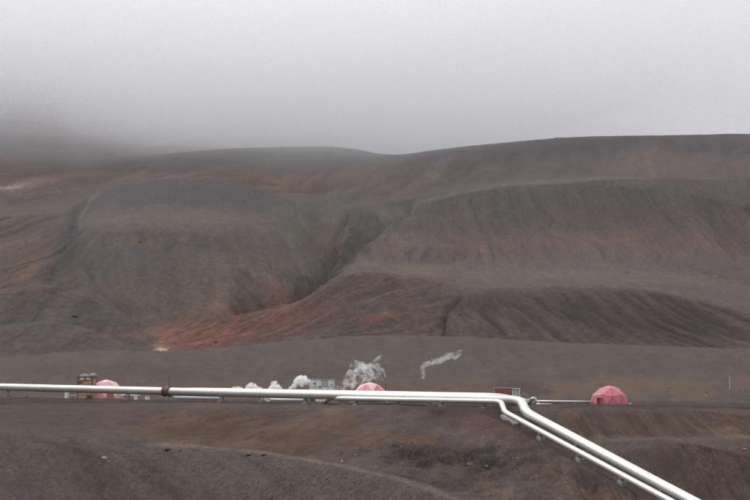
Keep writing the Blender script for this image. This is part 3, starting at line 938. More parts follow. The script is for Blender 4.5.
# ------------------------------------------------------------------ pipelines
def at_px(route, px):
    """point of a route (straight runs) seen at photo column px"""
    for a_, b_ in zip(route[:-1], route[1:]):
        pa, pb = proj(a_.x, a_.y, a_.z)[0], proj(b_.x, b_.y, b_.z)[0]
        if min(pa, pb) <= px <= max(pa, pb) and abs(pb - pa) > 12:
            lo, hi = 0.0, 1.0
            for _ in range(30):
                mid = (lo + hi) / 2
                q = a_.lerp(b_, mid)
                if (proj(q.x, q.y, q.z)[0] < px) == (pa < pb): lo = mid
                else: hi = mid
            return a_.lerp(b_, lo), (b_ - a_).normalized()
    return None, None


def local(pts, o):
    return [Vector(p) - o for p in pts]


def ring(parent, base, p, d, r, half, mat, name, seg=24):
    b_ = bmesh.new()
    add_tube(b_, [p - d * half - base, p - d * half * .8 - base, p + d * half * .8 - base, p + d * half - base], [r * .965, r, r, r * .965], seg)
    return bm_obj(name, b_, mat, parent, smooth=False)


def pipe_support(parent, base, p, d, r, foot=(.9, .7), white=False):
    """saddle, two legs and a concrete foot under a pipe; foot is a sub-part"""
    side = d.cross(Vector((0, 0, 1))).normalized()
    gz = ground_z(p.x, p.y)
    b_ = bmesh.new()
    rot = Matrix((side, d, Vector((0, 0, 1)))).transposed()
    top = p.z - r
    add_box(b_, Vector((p.x, p.y, top - .05)) - base, (r * 1.5, .26, .12), rot)
    for sgn in (-1, 1):
        q = p + side * sgn * r * .6
        h = max(top - gz + .25, .2)
        add_box(b_, Vector((q.x, q.y, top - .1 - h / 2)) - base, (.12, .16, h), rot)
        add_box(b_, Vector((q.x + side.x * sgn * .14, q.y + side.y * sgn * .14, p.z - r * .55)) - base, (.07, .2, r * 1.0), rot)
    s_ = bm_obj('support', b_, M_STEEL, parent)
    b_ = bmesh.new()
    add_box(b_, Vector((p.x, p.y, gz + .12)) - base, (r * 2 * foot[0] + .15, foot[1], .42), rot, .03)
    bm_obj('footing', b_, M_CONC, s_)
    return s_


def pipeline(name, label, route, r, rad, bands, supports, mat=None):
    base = Vector((route[1].x, route[1].y, ground_z(route[1].x, route[1].y)))
    root = empty(name, base)
    tag(root, label, 'pipeline', 'insulated steam pipelines along the bench')
    pts = fillet(route, rad, 10)
    # split long runs so that the surface can sag and joint very slightly
    out_ = [pts[0]]
    for a_, b_ in zip(pts[:-1], pts[1:]):
        L = (b_ - a_).length
        n_ = max(1, int(L / 6))
        for k in range(1, n_ + 1):
            q = a_.lerp(b_, k / n_)
            if k < n_: q.z += random.uniform(-.015, .015)
            out_.append(q)
    b_ = bmesh.new()
    add_tube(b_, local(out_, base), r, 32)
    bm_obj('pipe', b_, mat or M_CLAD, root, smooth=True)
    for px in bands:
        p, d = at_px(route, px)
        if p is not None: ring(root, base, p, d, r * 1.018, .09, M_BAND, 'cladding_band', 28)
    for px in supports:
        p, d = at_px(route, px)
        if p is not None: pipe_support(root, base, p, d, r)
    return root, base


pA, bA = pipeline('steam_pipeline', 'thickest white insulated pipe running the whole width then down to the lower right corner', ROUTE_A, .505, 1.5,
                  [30, 75, 118, 214, 262, 312, 362, 405, 447, 485, 552, 582, 614, 648],
                  [8, 128, 222, 306, 398, 484, 579, 664])
p, d = at_px(ROUTE_A, 167.3)
j_ = ring(pA, bA, p, d, .64, .50, M_RUST, 'rusty_joint')
ring(j_, bA, p - d * .44, d, .72, .07, M_RUST, 'flange')
ring(j_, bA, p + d * .44, d, .72, .07, M_RUST, 'flange')
pB, bB = pipeline('steam_pipeline', 'thinnest white pipe in front, starting beside the white panelled block and running downhill', ROUTE_B, .29, .9,
                  [372, 412, 450, 540, 580, 622, 655], [356, 442, 541, 580, 622])
pC, bC = pipeline('steam_pipeline', 'white pipe lying just behind the thickest one, turning away near the rust red shed', ROUTE_C, .47, 2.2,
                  [236, 288, 338, 384, 430, 470], [262, 430])

# vents standing on the thick pipe
for px, lab in ((385.6, 'thin dark vent stub on the pipes just right of the middle dome'),):
    p, d = at_px(ROUTE_C, px)
    t = empty('vent_stub', p + Vector((0, 0, .5))); tag(t, lab, 'vent')
    b_ = bmesh.new(); add_bar(b_, (0, 0, -.05), (0, 0, .75), .05, 8)
    bm_obj('stem', b_, M_DARK, t)
    b_ = bmesh.new(); add_bar(b_, (0, 0, .70), (0, 0, .82), .10, 10)
    bm_obj('valve_cap', b_, M_DARK, t)

# concrete slab under the elbow
slab_px = [(498.5, 416.5), (508.5, 416.8), (520.5, 424.6), (511.5, 426.6)]
cs = [on_ground(x, y, 80, 130) for x, y in slab_px]
cc = sum(cs, Vector()) / 4
b_ = bmesh.new()
n_ = (cs[1] - cs[0]).cross(cs[3] - cs[0]).normalized()
if n_.z < 0: n_ = -n_
up_ = [b_.verts.new(c_ - cc + n_ * .22) for c_ in cs]
lo_ = [b_.verts.new(c_ - cc - n_ * .25) for c_ in cs]
b_.faces.new(up_); b_.faces.new(lo_[::-1])
for k in range(4): b_.faces.new((up_[k], lo_[k], lo_[(k + 1) % 4], up_[(k + 1) % 4]))
bmesh.ops.recalc_face_normals(b_, faces=b_.faces)
bmesh.ops.bevel(b_, geom=list(b_.edges), offset=.03, segments=1, affect='EDGES')
o = bm_obj('concrete_slab', b_, M_CONC, loc=cc)
tag(o, 'tilted grey concrete slab on the slope under the pipe elbows', 'slab')


# ------------------------------------------------------------------ borehole domes
def dome(px, base_py, Ydist, rr, label, choose, door_az, door_mat, skirt=.35, turn=0.0):
    c = P(px, base_py, Ydist)
    gz = ground_z(c.x, c.y)
    root = empty('geodesic_dome', (c.x, c.y, c.z))
    tag(root, label, 'dome', 'geodesic domes over the boreholes')
    b_ = bmesh.new()
    bmesh.ops.create_icosphere(b_, subdivisions=2, radius=1.0)
    bmesh.ops.rotate(b_, verts=b_.verts, matrix=Matrix.Rotation(turn, 3, 'Z'))
    tris = []
    for f in b_.faces:
        vs_ = [v.co.copy() for v in f.verts]
        ctr = sum(vs_, Vector()) / 3
        if ctr.z > 0.02: tris.append((vs_, ctr))
    b_.free()
    # rib shell
    b_ = bmesh.new()
    for vs_, ctr in tris:
        b_.faces.new([b_.verts.new(v * rr * .985) for v in vs_])
    bmesh.ops.remove_doubles(b_, verts=b_.verts, dist=.01)
    bmesh.ops.recalc_face_normals(b_, faces=b_.faces)
    bm_obj('rib_frame', b_, M_SEAM, root)
    # skirt ring down to the ground
    b_ = bmesh.new()
    nb = 20
    depth = max(c.z - gz, 0) + .5
    ringp = sorted({(round(math.atan2(v.y, v.x), 4)) for vs_, _ in tris for v in vs_ if abs(v.z) < .02})
    if len(ringp) < 6: ringp = [2 * math.pi * k / nb for k in range(nb)]
    for k in range(len(ringp)):
        a0, a1 = ringp[k], ringp[(k + 1) % len(ringp)]
        q = [Vector((math.cos(a_) * rr * m_, math.sin(a_) * rr * m_, z_)) for (a_, m_, z_) in ((a0, .99, .03), (a1, .99, .03), (a1, 1.0, -depth), (a0, 1.0, -depth))]
        b_.faces.new([b_.verts.new(v) for v in q])
    bmesh.ops.remove_doubles(b_, verts=b_.verts, dist=.01)
    bmesh.ops.recalc_face_normals(b_, faces=b_.faces)
    bm_obj('skirt', b_, M_CONC, root)
    for vs_, ctr in tris:
        b_ = bmesh.new()
        nn = (vs_[1] - vs_[0]).cross(vs_[2] - vs_[0]).normalized()
        if nn.dot(ctr) < 0: nn = -nn
        pr = random.uniform(.010, .035)
        t_ = [b_.verts.new((ctr + (v - ctr) * .955) * rr + nn * pr) for v in vs_]
        l_ = [b_.verts.new((ctr + (v - ctr) * .955) * rr - nn * .09) for v in vs_]
        b_.faces.new(t_)
        for k in range(3): b_.faces.new((t_[k], l_[k], l_[(k + 1) % 3], t_[(k + 1) % 3]))
        bmesh.ops.recalc_face_normals(b_, faces=b_.faces)
        bm_obj('panel', b_, choose(ctr), root)
    # door with frame, standing proud of the shell
    dx, dy = math.sin(door_az), -math.cos(door_az)
    rz = math.atan2(dx, -dy)
    rot = Matrix.Rotation(rz, 3, 'Z')
    dist = rr * .90
    b_ = bmesh.new()
    for sgn in (-1, 1):
        add_box(b_, rot @ Vector((sgn * .48, -dist - .05, .55)), (.10, .8, 1.7), rot)
    add_box(b_, rot @ Vector((0, -dist - .05, 1.45)), (1.06, .8, .10), rot)
    fr = bm_obj('door_frame', b_, M_SEAM, root)
    b_ = bmesh.new(); add_box(b_, rot @ Vector((0, -dist - .33, .55)), (.86, .06, 1.7), rot)
    dr = bm_obj('door', b_, door_mat, root)
    b_ = bmesh.new(); add_box(b_, rot @ Vector((.30, -dist - .39, .6)), (.05, .06, .18), rot)
    bm_obj('handle', b_, M_STEEL, dr)
    return root, c


rd = random.Random(5)
dome(105.5, 398.3, 214, 3.78, 'leftmost dome, faded pink with its lit top and right panels painted paler, behind the pipe',
     lambda c: (M_PINKP if (c.x > .12 and c.z > .3) or (c.z > .8) else (M_PINK if rd.random() < .8 else M_REDL)), .5, M_SEAM, turn=.2)  # top and upper right panels paler, light painted into their colour
dome(370, 401.3, 210, 3.78, 'middle dome, pink with its lit cap painted paler, behind the pipes',
     lambda c: (M_PINKP if c.z > .72 else (M_PINK if rd.random() < .7 else M_REDL)), .15, M_NAVY, turn=.5)  # cap panels paler, light from above painted into their colour
dome(609.3, 405.0, 206, 3.78, 'rightmost dome, pinkish red and fully in view on the bench',
     lambda c: (M_REDL if c.z > .62 or rd.random() < .22 else M_RED), -.75, M_DOOR, turn=.9)  # top panels lighter, light from above painted in; others at random


# ------------------------------------------------------------------ timber wellhead tower
def timber_tower():
    Yd = 209.0
    a_ = P(76.6, 398.5, Yd); b2 = P(92.0, 398.5, Yd)
    wdt = b2.x - a_.x; cx_ = (a_.x + b2.x) / 2
    gz = min(ground_z(cx_, Yd), a_.z)
    top = P(84, 377.4, Yd).z
    h = top - gz
    root = empty('wellhead_tower', (cx_, Yd + wdt / 2, gz))
    tag(root, 'tan timber clad wellhead tower with dark rim, left of the leftmost dome', 'tower')
    dpt = wdt * .9
    for sx_ in (-1, 1):
        for sy_ in (-1, 1):
            b_ = bmesh.new(); add_box(b_, (sx_ * (wdt / 2 - .09), sy_ * (dpt / 2 - .09), h / 2 - .1), (.2, .2, h + .2))
            bm_obj('post', b_, M_WOODD, root)
    # planks: three bays, each of boards with gaps
    rows_ = 7
    for k in range(rows_):
        z_ = .22 + (h - .4) * (k + .5) / rows_
        for sgn in (-1, 1):
            if sgn < 0 and k > 4: continue
            for i in range(3):
                if k < 2 and rd.random() < .1: continue
                b_ = bmesh.new()
                bw = (wdt - .36) / 3
                add_box(b_, (-wdt / 2 + .18 + bw * (i + .5), sgn * (dpt / 2 - .06) * -1, z_ + rd.uniform(-.02, .02)), (bw * .94, .05, (h - .4) / rows_ * rd.uniform(.74, .93)))
                bm_obj('plank', b_, rd.choice([M_WOOD, M_WOOD, M_WOOD, M_WOOD, M_WOODD]), root)
            b_ = bmesh.new()
            add_box(b_, (sgn * (wdt / 2 - .05), 0, z_), (.05, dpt - .36, (h - .4) / rows_ * .86))
            bm_obj('plank', b_, M_WOOD, root)
    b_ = bmesh.new()
    add_box(b_, (0, -dpt / 2 - .02, h + .02), (wdt + .35, .16, .24)); add_box(b_, (0, dpt / 2 + .02, h + .02), (wdt + .35, .16, .24))
    add_box(b_, (-wdt / 2 - .09, 0, h + .02), (.16, dpt - .12, .22)); add_box(b_, (wdt / 2 + .09, 0, h + .02), (.16, dpt - .12, .22))
    bm_obj('rim', b_, M_WOODD, root)
    for x_ in (-.55, .62):
        b_ = bmesh.new(); add_box(b_, (x_, -dpt / 2 - .13, h - .30), (.75, .05, .28)); bm_obj('white_board', b_, M_WHITE, root)
    b_ = bmesh.new(); add_bar(b_, (0, 0, 0), (0, 0, h - .3), .55, 16); bm_obj('wellhead_pipe', b_, M_STEEL, root)


timber_tower()


# ------------------------------------------------------------------ white panelled block (separator house)
def panel_house():
    Yd = 211.0
    a_ = P(308.8, 402.6, Yd); b2 = P(334.2, 402.6, Yd)
    wdt = b2.x - a_.x; cx_ = (a_.x + b2.x) / 2
    gz = min(ground_z(cx_, Yd), a_.z)
    h = P(320, 379.6, Yd).z - gz
    root = empty('separator_house', (cx_, Yd + 1.6, gz))
    tag(root, 'weathered white panelled block with stained walls, left of the middle dome', 'building')
    b_ = bmesh.new(); add_box(b_, (0, 0, h / 2 - .1), (wdt - .16, 3.0, h + .1)); bm_obj('wall', b_, M_GREY, root)
    nx, nz = 4, 3
    pw = wdt / nx; ph = h / nz
    for i in range(nx):
        for k in range(nz):
            b_ = bmesh.new()
            add_box(b_, (-wdt / 2 + pw * (i + .5), -1.53, ph * (k + .5)), (pw * .94, .08, ph * .93), None, .015)
            mt = M_WHITE if not (i == 0 and k == 0) else M_RUST
            if (i, k) == (2, 2): mt = M_GREY
            bm_obj('wall_panel', b_, mt, root)
    for k in range(nz):
        for sgn in (-1, 1):
            for j in range(2):
                b_ = bmesh.new(); add_box(b_, (sgn * (wdt / 2 - .06), -.75 + 1.5 * j, ph * (k + .5)), (.08, 1.42, ph * .93)); bm_obj('wall_panel', b_, M_WHITE, root)
    for x_ in (-wdt / 2 + .05, wdt / 2 - .05):
        b_ = bmesh.new(); add_box(b_, (x_, -1.61, h / 2), (.13, .1, h + .1)); bm_obj('corner_post', b_, M_GREY, root)
    b_ = bmesh.new(); add_box(b_, (0, 0, h + .07), (wdt + .2, 3.4, .14)); bm_obj('roof', b_, M_GREY, root)
    for x_, z_, w_, hh in ((-1.4, 3.95, .32, .34), (1.15, 2.5, .22, .5), (1.9, 1.9, .25, 1.0), (-.3, 3.2, .18, .5), (2.0, 3.7, .2, .3)):
        b_ = bmesh.new(); add_box(b_, (x_, -1.60, z_ * h / 4.8), (w_, .06, hh)); bm_obj('louvre', b_, M_DARK, root)
    b_ = bmesh.new(); add_box(b_, (1.75, -1.6, 1.0), (.9, .08, 2.0)); d_ = bm_obj('door', b_, M_GREY, root)
    b_ = bmesh.new(); add_box(b_, (2.1, -1.67, 1.0), (.06, .06, .2)); bm_obj('handle', b_, M_DARK, d_)


panel_house()


def cabinet(px0, px1, py0, py1, Yd, label, mat, cat='cabinet', name='equipment_cabinet', depth=None):
    a_ = P(px0, py1, Yd); b2 = P(px1, py1, Yd)
    wdt = b2.x - a_.x; cx_ = (a_.x + b2.x) / 2
    gz = min(ground_z(cx_, Yd), a_.z)
    h = P(px0, py0, Yd).z - gz
    dp = depth or wdt * .8
    root = empty(name, (cx_, Yd + dp / 2, gz))
    tag(root, label, cat)
    b_ = bmesh.new(); add_box(b_, (0, 0, h / 2 - .05), (wdt, dp, h + .1), None, min(.04, wdt * .05)); bm_obj('body', b_, mat, root)
    b_ = bmesh.new(); add_box(b_, (0, -.03, h + .03), (wdt * 1.08, dp * 1.12, .07)); bm_obj('lid', b_, M_GREY, root)
    b_ = bmesh.new(); add_box(b_, (0, -dp / 2 - .015, h * .5), (wdt * .8, .04, h * .76)); d_ = bm_obj('door', b_, mat, root)
    b_ = bmesh.new(); add_box(b_, (wdt * .3, -dp / 2 - .05, h * .5), (wdt * .05, .04, h * .12)); bm_obj('handle', b_, M_DARK, d_)
    return root


cabinet(335.2, 338.6, 385.5, 403, 209, 'small pale grey cabinet between the white panelled block and the middle dome', M_GREY)
cabinet(349.2, 358.0, 400.2, 404.6, 203, 'low pink and white box at the left foot of the middle dome', M_PINKP)
cabinet(380.6, 384.2, 400.4, 404.8, 203, 'narrow pink box at the right foot of the middle dome', M_PINK)
cabinet(385.6, 388.8, 400.6, 405.0, 203, 'small white box right of the narrow pink one by the middle dome', M_WHITE)
cabinet(390.5, 393.8, 401.3, 404.6, 203, 'grey box standing alone right of the middle dome', M_GREY)
cabinet(264.2, 269.5, 398.8, 402.2, 207, 'white box below the pipes at the left end of the low white line', M_WHITE)
cabinet(64.6, 68.0, 391.6, 396.6, 207, 'small white box on a stand below the pipe, left of the timber tower', M_WHITE)
cabinet(134.0, 137.5, 396.2, 398.6, 207, 'small white box below the pipe, first to the right of the leftmost dome', M_WHITE)
cabinet(145.0, 149.0, 396.4, 398.4, 207, 'small white box below the pipe, nearest to the rusty joint', M_WHITE)
cabinet(629.5, 631.6, 403.2, 405.6, 203, 'tiny white box at the right foot of the rightmost dome', M_WHITE)


def service_pipe(pts, r, mat, label, feet=4, name='service_pipe'):
    """small pipe on low stands; pts in world"""
    base = Vector((pts[0].x, pts[0].y, ground_z(pts[0].x, pts[0].y)))
    root = empty(name, base); tag(root, label, 'pipe')
    b_ = bmesh.new(); add_tube(b_, local(fillet(pts, r * 3, 6), base), r, 14); bm_obj('pipe', b_, mat, root, smooth=True)
    a0, b0 = max(zip(pts[:-1], pts[1:]), key=lambda s_: (s_[1] - s_[0]).length)
    for k in range(feet):
        q = a0.lerp(b0, (k + .5) / feet)
        gz = ground_z(q.x, q.y)
        if q.z - gz < r + .03: continue
        b_ = bmesh.new()
        add_box(b_, Vector((q.x, q.y, (q.z - r + gz - .1) / 2)) - base, (.1, .1, q.z - r - gz + .1))
        add_box(b_, Vector((q.x, q.y, q.z - r)) - base, (.12, r * 2.4, .06))
        bm_obj('stand', b_, M_DARK, root)
    return root


service_pipe([P(536.5, 401.3, 205), P(592, 401.8, 205)], .19, M_CLAD, 'thin white pipe leading from the trestle to the rightmost dome', 6)
service_pipe([P(536, 404.2, 201), P(552, 404.4, 201)], .13, M_CLAD, 'short thin white pipe below the longer one, right of the trestle', 2)
service_pipe([P(391, 403.3, 206), P(497, 403.6, 199)], .11, M_PINK, 'thin pinkish pipe low on the ground below the three white pipes', 9)
service_pipe([P(262, 399.4, 208), P(303, 400.0, 208)], .24, M_WHITE, 'low white pipe below the pipelines, left of the panelled block', 4)
service_pipe([P(174, 397.6, 206), P(222, 398.6, 206)], .30, M_GREY, 'low grey pipe below the pipelines just right of the rusty joint', 4)
service_pipe([P(121, 395.6, 208), P(140, 395.9, 208)], .22, M_GREY, 'short grey pipe leaving the right foot of the leftmost dome', 2)
service_pipe([P(68.5, 395.6, 207), P(77, 395.9, 207)], .09, M_GREY, 'very thin pipe between the small white box and the timber tower', 1)


# ------------------------------------------------------------------ rust red shed
def shed():
    Yd = 203.0
    a_ = P(494.6, 399, Yd); b2 = P(512.0, 399, Yd); c2 = P(520.2, 399, Yd)
    gz = ground_z((a_.x + b2.x) / 2, Yd + 2)
    top = P(500, 388.3, Yd).z
    h = top - gz
    wdt = b2.x - a_.x
    root = empty('tool_shed', ((a_.x + b2.x) / 2, Yd + 1.2, gz))
    tag(root, 'rust red corrugated shed with a pale right end, right behind where the pipes bend', 'shed')
    b_ = bmesh.new(); add_box(b_, (0, 0, h / 2 - .05), (wdt - .06, 2.3, h + .1)); bm_obj('wall', b_, M_SHED, root)
    n_ = 12
    for k in range(n_):
        b_ = bmesh.new(); add_box(b_, (-wdt / 2 + wdt * (k + .5) / n_, -1.18, h / 2), (wdt / n_ * .55, .07, h * .97)); bm_obj('corrugation', b_, M_SHED, root)
    b_ = bmesh.new(); add_box(b_, (.1, 0, h + .05), (wdt + .25, 2.6, .1), Matrix.Rotation(.012, 3, 'Y')); bm_obj('roof', b_, M_GREY, root)
    ew = c2.x - b2.x
    x0 = wdt / 2
    b_ = bmesh.new(); add_box(b_, (x0 + ew / 2, .1, h / 2 - .1), (ew - .05, 2.0, h * .98)); bm_obj('annex_wall', b_, M_GREY, root)
    for k, wd in ((.12, .20), (.42, .10), (.93, .14)):
        b_ = bmesh.new(); add_box(b_, (x0 + ew * k, -.98, h / 2 - .05), (wd, .12, h * 1.0)); bm_obj('post', b_, M_WHITE, root)
    b_ = bmesh.new(); add_box(b_, (x0 + ew / 2, 0, h - .08), (ew + .2, 2.3, .10)); bm_obj('annex_roof', b_, M_WHITE, root)
    b_ = bmesh.new(); add_box(b_, (-wdt * .28, -1.24, .95), (.85, .07, 1.9)); d_ = bm_obj('door', b_, M_RUST, root)
    b_ = bmesh.new(); add_box(b_, (-wdt * .28 + .3, -1.30, .95), (.06, .06, .18)); bm_obj('handle', b_, M_STEEL, d_)


shed()


# ------------------------------------------------------------------ trestle with valve elbow
def trestle():
    Yd = 203.0
    f = lambda x, y, dy=0.0: P(x, y, Yd + dy)
    g0 = f(531, 405.5)
    base = Vector((g0.x, Yd, ground_z(g0.x, Yd)))
    root = empty('pipe_trestle', base)
    tag(root, 'white and grey pipe trestle with a fat elbow, beside the right bend of the pipelines', 'trestle')
    gz = base.z
    def leg(x0, y0, x1, dy):
        b_ = bmesh.new()
        a_ = f(x0, y0, dy); e_ = P(x1, 404, Yd + dy); e_.z = ground_z(e_.x, e_.y) - .1
        add_bar(b_, a_ - base, e_ - base, .07, 6); bm_obj('leg', b_, M_GREY, root)
    for dy in (-.5, .5):
        leg(527, 400.0, 524, dy); leg(527, 400.0, 530.5, dy); leg(536, 400.5, 531.5, dy); leg(536, 400.5, 539.5, dy)
    b_ = bmesh.new(); add_bar(b_, f(523, 401.6) - base, f(533.5, 398.3) - base, .14, 12); bm_obj('sloping_pipe', b_, M_CLAD, root)
    b_ = bmesh.new(); add_bar(b_, f(524, 402.6, .2) - base, f(538, 402.4, .2) - base, .09, 8); bm_obj('crossbar', b_, M_STEEL, root)
    b_ = bmesh.new(); add_tube(b_, local(fillet([f(531.5, 398.6), f(534.8, 398.2), f(537.0, 402.3), f(538.6, 404.3)], .7, 6), base), .26, 14); bm_obj('elbow_pipe', b_, M_CLAD, root, smooth=True)
    b_ = bmesh.new(); add_bar(b_, f(528.4, 402.2, -.3) - base, f(531.4, 402.2, -.3) - base, .32, 12); bm_obj('valve_body', b_, M_DARK, root)
    b_ = bmesh.new(); add_bar(b_, f(530, 402, -.3) - base, f(530, 399.4, -.3) - base, .04, 6); add_bar(b_, f(529.1, 399.4, -.3) - base, f(530.9, 399.4, -.3) - base, .05, 6); bm_obj('valve_stem', b_, M_DARK, root)


trestle()


# ------------------------------------------------------------------ poles and posts
def pole(px, py0, py1, Yd, r, mat, label, arm=0.0):
    a_ = P(px, py1, Yd); gz = ground_z(a_.x, Yd)
    top = P(px, py0, Yd).z
    root = empty('marker_pole', (a_.x, Yd, gz)); tag(root, label, 'pole')
    h = top - gz
    b_ = bmesh.new(); add_bar(b_, (0, 0, -.3), (0, 0, h), r, 8, r * .7); bm_obj('shaft', b_, mat, root)
    b_ = bmesh.new(); add_box(b_, (0, -.01, h + .03), (r * 3.4 + arm, r * 2.2, .09), None, .01); bm_obj('cap', b_, mat, root)


pole(168.6, 377.5, 399, 205, .07, M_DARK, 'thin dark pole rising behind the rusty pipe joint', .4)
pole(138.0, 383.5, 398, 205, .045, M_DARK, 'very thin dark pole between the leftmost dome and the rusty joint', .2)
pole(730.0, 376.8, 387, 250, .05, M_WHITE, 'tall thin pale pole alone on the plain at the far right')
pole(706.0, 394.5, 398, 232, .05, M_WHITE, 'short pale post on the plain, left of the tall pale pole')
pole(555.0, 348.6, 351.5, 350, .06, M_WHITE, 'tiny pale marker high on the grey plain above the shed')


# ------------------------------------------------------------------ rocks
def rock(px, py, wpx, hpx, mat, label, name='rock', rmin=40, rmax=1200, group=None, flat=1.0):
    p = on_ground(px, py + hpx * .3, rmin, rmax)
    k = p.y / 1042.0
    b_ = bmesh.new()
    bmesh.ops.create_icosphere(b_, subdivisions=3, radius=1.0)
    sd = rd.uniform(0, 50)
    for v in b_.verts:
        n1 = v.co.normalized()
        q = 1 + .38 * mnoise.noise(n1 * 1.3 + Vector((sd, 0, 0))) + .18 * mnoise.noise(n1 * 3.1 + Vector((0, sd, 0)))
        v.co = n1 * q
        v.co.x *= wpx * k / 2; v.co.y *= max(wpx, hpx) * k / 2 * .8; v.co.z *= hpx * k * .62 * flat
    o_ = bm_obj(name, b_, mat, loc=(p.x, p.y, p.z + hpx * k * .15), rot=(0, 0, rd.uniform(-.4, .4)))
    for f_ in o_.data.polygons: f_.use_smooth = False
    tag(o_, label, 'rock', group)
    return o_


rock(108.6, 459.8, 6.2, 4.2, M_ROCKT, 'tan boulder alone on the dark near slope at the lower left', 'boulder')
rock(113.4, 461.6, 2.4, 1.8, M_ROCKT, 'small tan stone touching the right side of the tan boulder')
rock(172, 449.0, 9, 1.8, M_ROCKD, 'longest flat black stone on the near slope, below the rusty pipe joint')
rock(183.5, 450.6, 3, 1.6, M_ROCKD, 'small black stone at the right end of the longest flat black one')
rock(251.5, 455.2, 7, 1.6, M_ROCKD, 'flat black stone on the crest of the near slope below the white steam puffs')
rock(266, 455.2, 7, 1.2, M_ROCKD, 'thin dark stone on the crest right of the flat black one')
rock(342.8, 462.0, 1.8, 3.2, M_ROCKP, 'upright whitish stone on the crest of the near slope, below the white block')
rock(356.0, 455.2, 2.2, 1.8, M_ROCKP, 'pale stone just above and right of the upright whitish one')
rock(738.5, 449.2, 4.0, 1.5, M_ROCKT, 'orange tan stone on the lower ledge near the right edge')
rock(468.0, 465.0, 6.0, 3.4, M_ROCKG, 'pale boulder in the rubbly hollow left of the descending pipes', 'boulder')
rock(485.0, 468.0, 3.0, 2.4, M_ROCKG, 'smaller pale stone right of the pale boulder in the hollow')
rock(74.5, 317.2, 5.0, 2.4, M_ROCKD, 'dark boulder on the low grey mound at the far left', 'boulder', 380, 520)
rock(628.0, 272.4, 4.2, 1.8, M_ROCKD, 'dark boulder at the foot of the big right hand slope', 'boulder', 500, 760)
rock(139.0, 242.5, 3.6, 2.0, M_ROCKD, 'dark boulder high on the face of the rounded hill, left of centre', 'boulder', 560, 850)
rock(216.0, 342.0, 4.2, 1.8, M_ROCKD, 'dark rock at the mouth of the red ravine', 'boulder', 370, 600)
rock(590.8, 469.5, 1.8, 1.4, M_ROCKP, 'tiny white stone below the descending pipes near the bottom')

# loose stones beyond counting
def stones(n_, r0, r1, a0, a1, s0, s1, power):
    rr_ = np.sqrt(rng.uniform(r0 ** 2, r1 ** 2, n_)); aa = rng.uniform(a0, a1, n_)
    sz = s0 + (s1 - s0) * rng.uniform(0, 1, n_) ** power
    return rr_ * np.sin(aa), rr_ * np.cos(aa), sz


def stone_mesh(name, sets, mat):
    octv = np.array([(1, 0, 0), (-1, 0, 0), (0, 1, 0), (0, -1, 0), (0, 0, 1), (0, 0, -1)], float)
    octf = np.array([(0, 2, 4), (2, 1, 4), (1, 3, 4), (3, 0, 4), (2, 0, 5), (1, 2, 5), (3, 1, 5), (0, 3, 5)])
    V = []; Fc = []; off = 0
    for xs, ys, sz in sets:
        zs = np.array([ground_z(x, y) for x, y in zip(xs, ys)])
        n_ = len(xs)
        sc = sz[:, None] * rng.uniform(.6, 1.3, (n_, 3)) * np.array([1, 1, .75])
        a_ = rng.uniform(0, 6.28, n_)
        v = octv[None] * sc[:, None, :] * rng.uniform(.7, 1.15, (n_, 6, 1))
        v[:, :, :] += rng.normal(0, .16, (n_, 6, 3)) * sz[:, None, None]
        x_ = v[:, :, 0] * np.cos(a_)[:, None] - v[:, :, 1] * np.sin(a_)[:, None] + xs[:, None]
        y_ = v[:, :, 0] * np.sin(a_)[:, None] + v[:, :, 1] * np.cos(a_)[:, None] + ys[:, None]
        z_ = v[:, :, 2] + (zs + sz * .15)[:, None]
        V.append(np.stack([x_, y_, z_], -1).reshape(-1, 3))
        Fc.append((octf[None] + (np.arange(n_) * 6)[:, None, None] + off).reshape(-1, 3)); off += n_ * 6
    V = np.concatenate(V); Fc = np.concatenate(Fc)
    m2 = bpy.data.meshes.new(name)
    m2.vertices.add(len(V)); m2.vertices.foreach_set('co', V.astype(np.float32).ravel())
    m2.loops.add(Fc.size); m2.loops.foreach_set('vertex_index', Fc.astype(np.int32).ravel())
    m2.polygons.add(len(Fc)); m2.polygons.foreach_set('loop_start', np.arange(0, Fc.size, 3, dtype=np.int32))
    m2.update(calc_edges=True)
    o_ = link(name, m2, mat)
    tag(o_, kind='stuff')
    return o_


stone_mesh('loose_stones', [stones(9000, 44, 112, -.40, .42, .015, .10, 5), stones(3500, 112, 240, -.42, .42, .02, .16, 5),
                            stones(5000, 240, 660, -.42, .42, .06, .38, 5), stones(12000, 560, 1450, -.42, .42, .12, .62, 5), stones(2200, 82, 104, .0, .19, .015, .12, 5)], rock_mat('dark_scoria', (.075, .062, .056)))
stone_mesh('loose_stones', [stones(1500, 44, 112, -.40, .42, .012, .055, 5), stones(500, 112, 240, -.42, .42, .02, .10, 5),
                            stones(700, 240, 660, -.42, .42, .05, .22, 5), stones(2600, 560, 1450, -.42, .42, .12, .7, 5), stones(500, 82, 106, .0, .19, .02, .12, 4)], rock_mat('pale_scoria', (.24, .21, .185)))


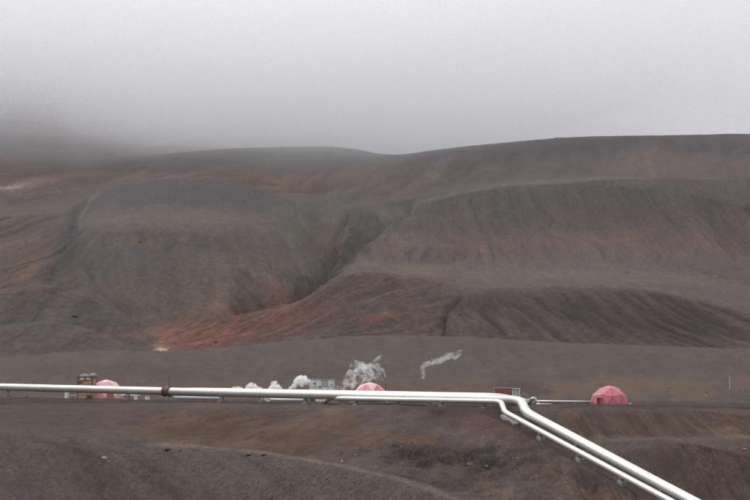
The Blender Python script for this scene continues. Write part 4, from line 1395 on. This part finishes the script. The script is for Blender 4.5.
# ------------------------------------------------------------------ steam
def steam(label, blobs, Yd, dens, nscale, lo, hi, voxel=.22, swell=1.0):
    """blobs: (px, py, radius px[, dy]) -> one closed shell of vapour"""
    b_ = bmesh.new()
    c0 = P(blobs[0][0], blobs[0][1], Yd)
    for bl in blobs:
        px, py, rp = bl[:3]
        dy = bl[3] if len(bl) > 3 else rd.uniform(-.6, .6)
        c = P(px, py, Yd + dy)
        r_ = rp * Yd / 1042.0 * swell
        res = bmesh.ops.create_icosphere(b_, subdivisions=2, radius=1.0)
        sd = rd.uniform(0, 90)
        for v in res['verts']:
            n1 = v.co.normalized()
            q = 1 + .45 * mnoise.noise(n1 * 1.6 + Vector((sd, 1, 2)))
            v.co = n1 * q * r_ + (c - c0)
    o_ = bm_obj('steam_plume', b_, vol_mat('steam', (1.0, 1.0, 1.0), dens, nscale, 0.0, lo, hi), loc=c0)
    md = o_.modifiers.new('r', 'REMESH'); md.mode = 'VOXEL'; md.voxel_size = voxel
    tag(o_, label, 'steam', 'steam rising from the wells')
    return o_


steam('low ragged white steam just above the pipes, left of the other puffs', [(234, 388.6, 1.9), (237.5, 388.2, 1.8), (241, 388.8, 1.5)], 212, 4.0, 1.5, .40, .62, .15, 1.3)
steam('rounded white steam puff above the pipes, second from the left', [(248.5, 387.8, 2.6), (251.5, 385.8, 2.6), (254.5, 387.5, 2.6), (258, 389, 1.9), (261, 389, 1.5)], 212, 4.0, 1.5, .40, .62, .15, 1.3)
steam('upright white steam puff, halfway between the round one and the white block', [(272, 388.5, 3.0), (273.5, 385, 2.6), (275.5, 382.5, 1.7), (277.5, 387.5, 2.6), (280.5, 389, 1.8)], 212, 4.0, 1.5, .40, .62, .15, 1.3)
steam('white steam puff touching the left side of the white panelled block', [(294.5, 385.5, 2.4), (296.5, 381.5, 2.8), (300.5, 379, 3.2), (304.5, 380, 3.0), (307.5, 382, 2.6), (290, 388.8, 1.8), (302, 384.5, 2.4)], 208, 4.0, 1.5, .40, .62, .15, 1.3)
steam('large wispy steam plume leaning right above the middle dome', [(343, 388, 3.0), (346, 384, 3.6), (349, 380, 4.4), (353, 376, 5.4), (357, 371.5, 5.6), (361, 368, 5.4), (365, 366, 4.6), (352, 384, 3.6), (359, 379, 4.0), (356, 365, 4.2), (369, 372, 4.2), (373, 367, 4.0), (377, 362, 3.2), (380.5, 358.5, 2.6), (382, 356.5, 1.6), (377, 374, 4.4), (382, 376.5, 3.2), (381, 371, 3.0), (367, 378, 3.6)], 217, 1.6, .8, .49, .75, .22, 1.45)
steam('separate wisp of steam drifting over the plain, right of the middle dome', [(423, 377.5, 1.7), (423.2, 374.8, 1.9), (423, 372, 2.0), (422.5, 369.5, 2.0), (422.8, 367, 2.1), (425, 364.8, 2.4), (428.5, 363.5, 2.4), (433, 362.5, 2.8), (438, 361.5, 2.9), (442.5, 359.5, 2.9), (447, 356.5, 3.2), (451, 355.5, 2.9), (455, 356, 3.0), (458.5, 354, 2.6), (461, 351.5, 1.7)], 225, .95, .9, .42, .72, .22, 1.35)
steam('flat grey steam cap lying over the timber tower', [(81.5, 375.3, 1.7), (84.5, 374.8, 1.9), (87.5, 375.2, 1.8), (91, 374.6, 1.7), (94, 374.3, 1.9), (97, 375, 1.3)], 211, .7, 1.2, .32, .6, .15)
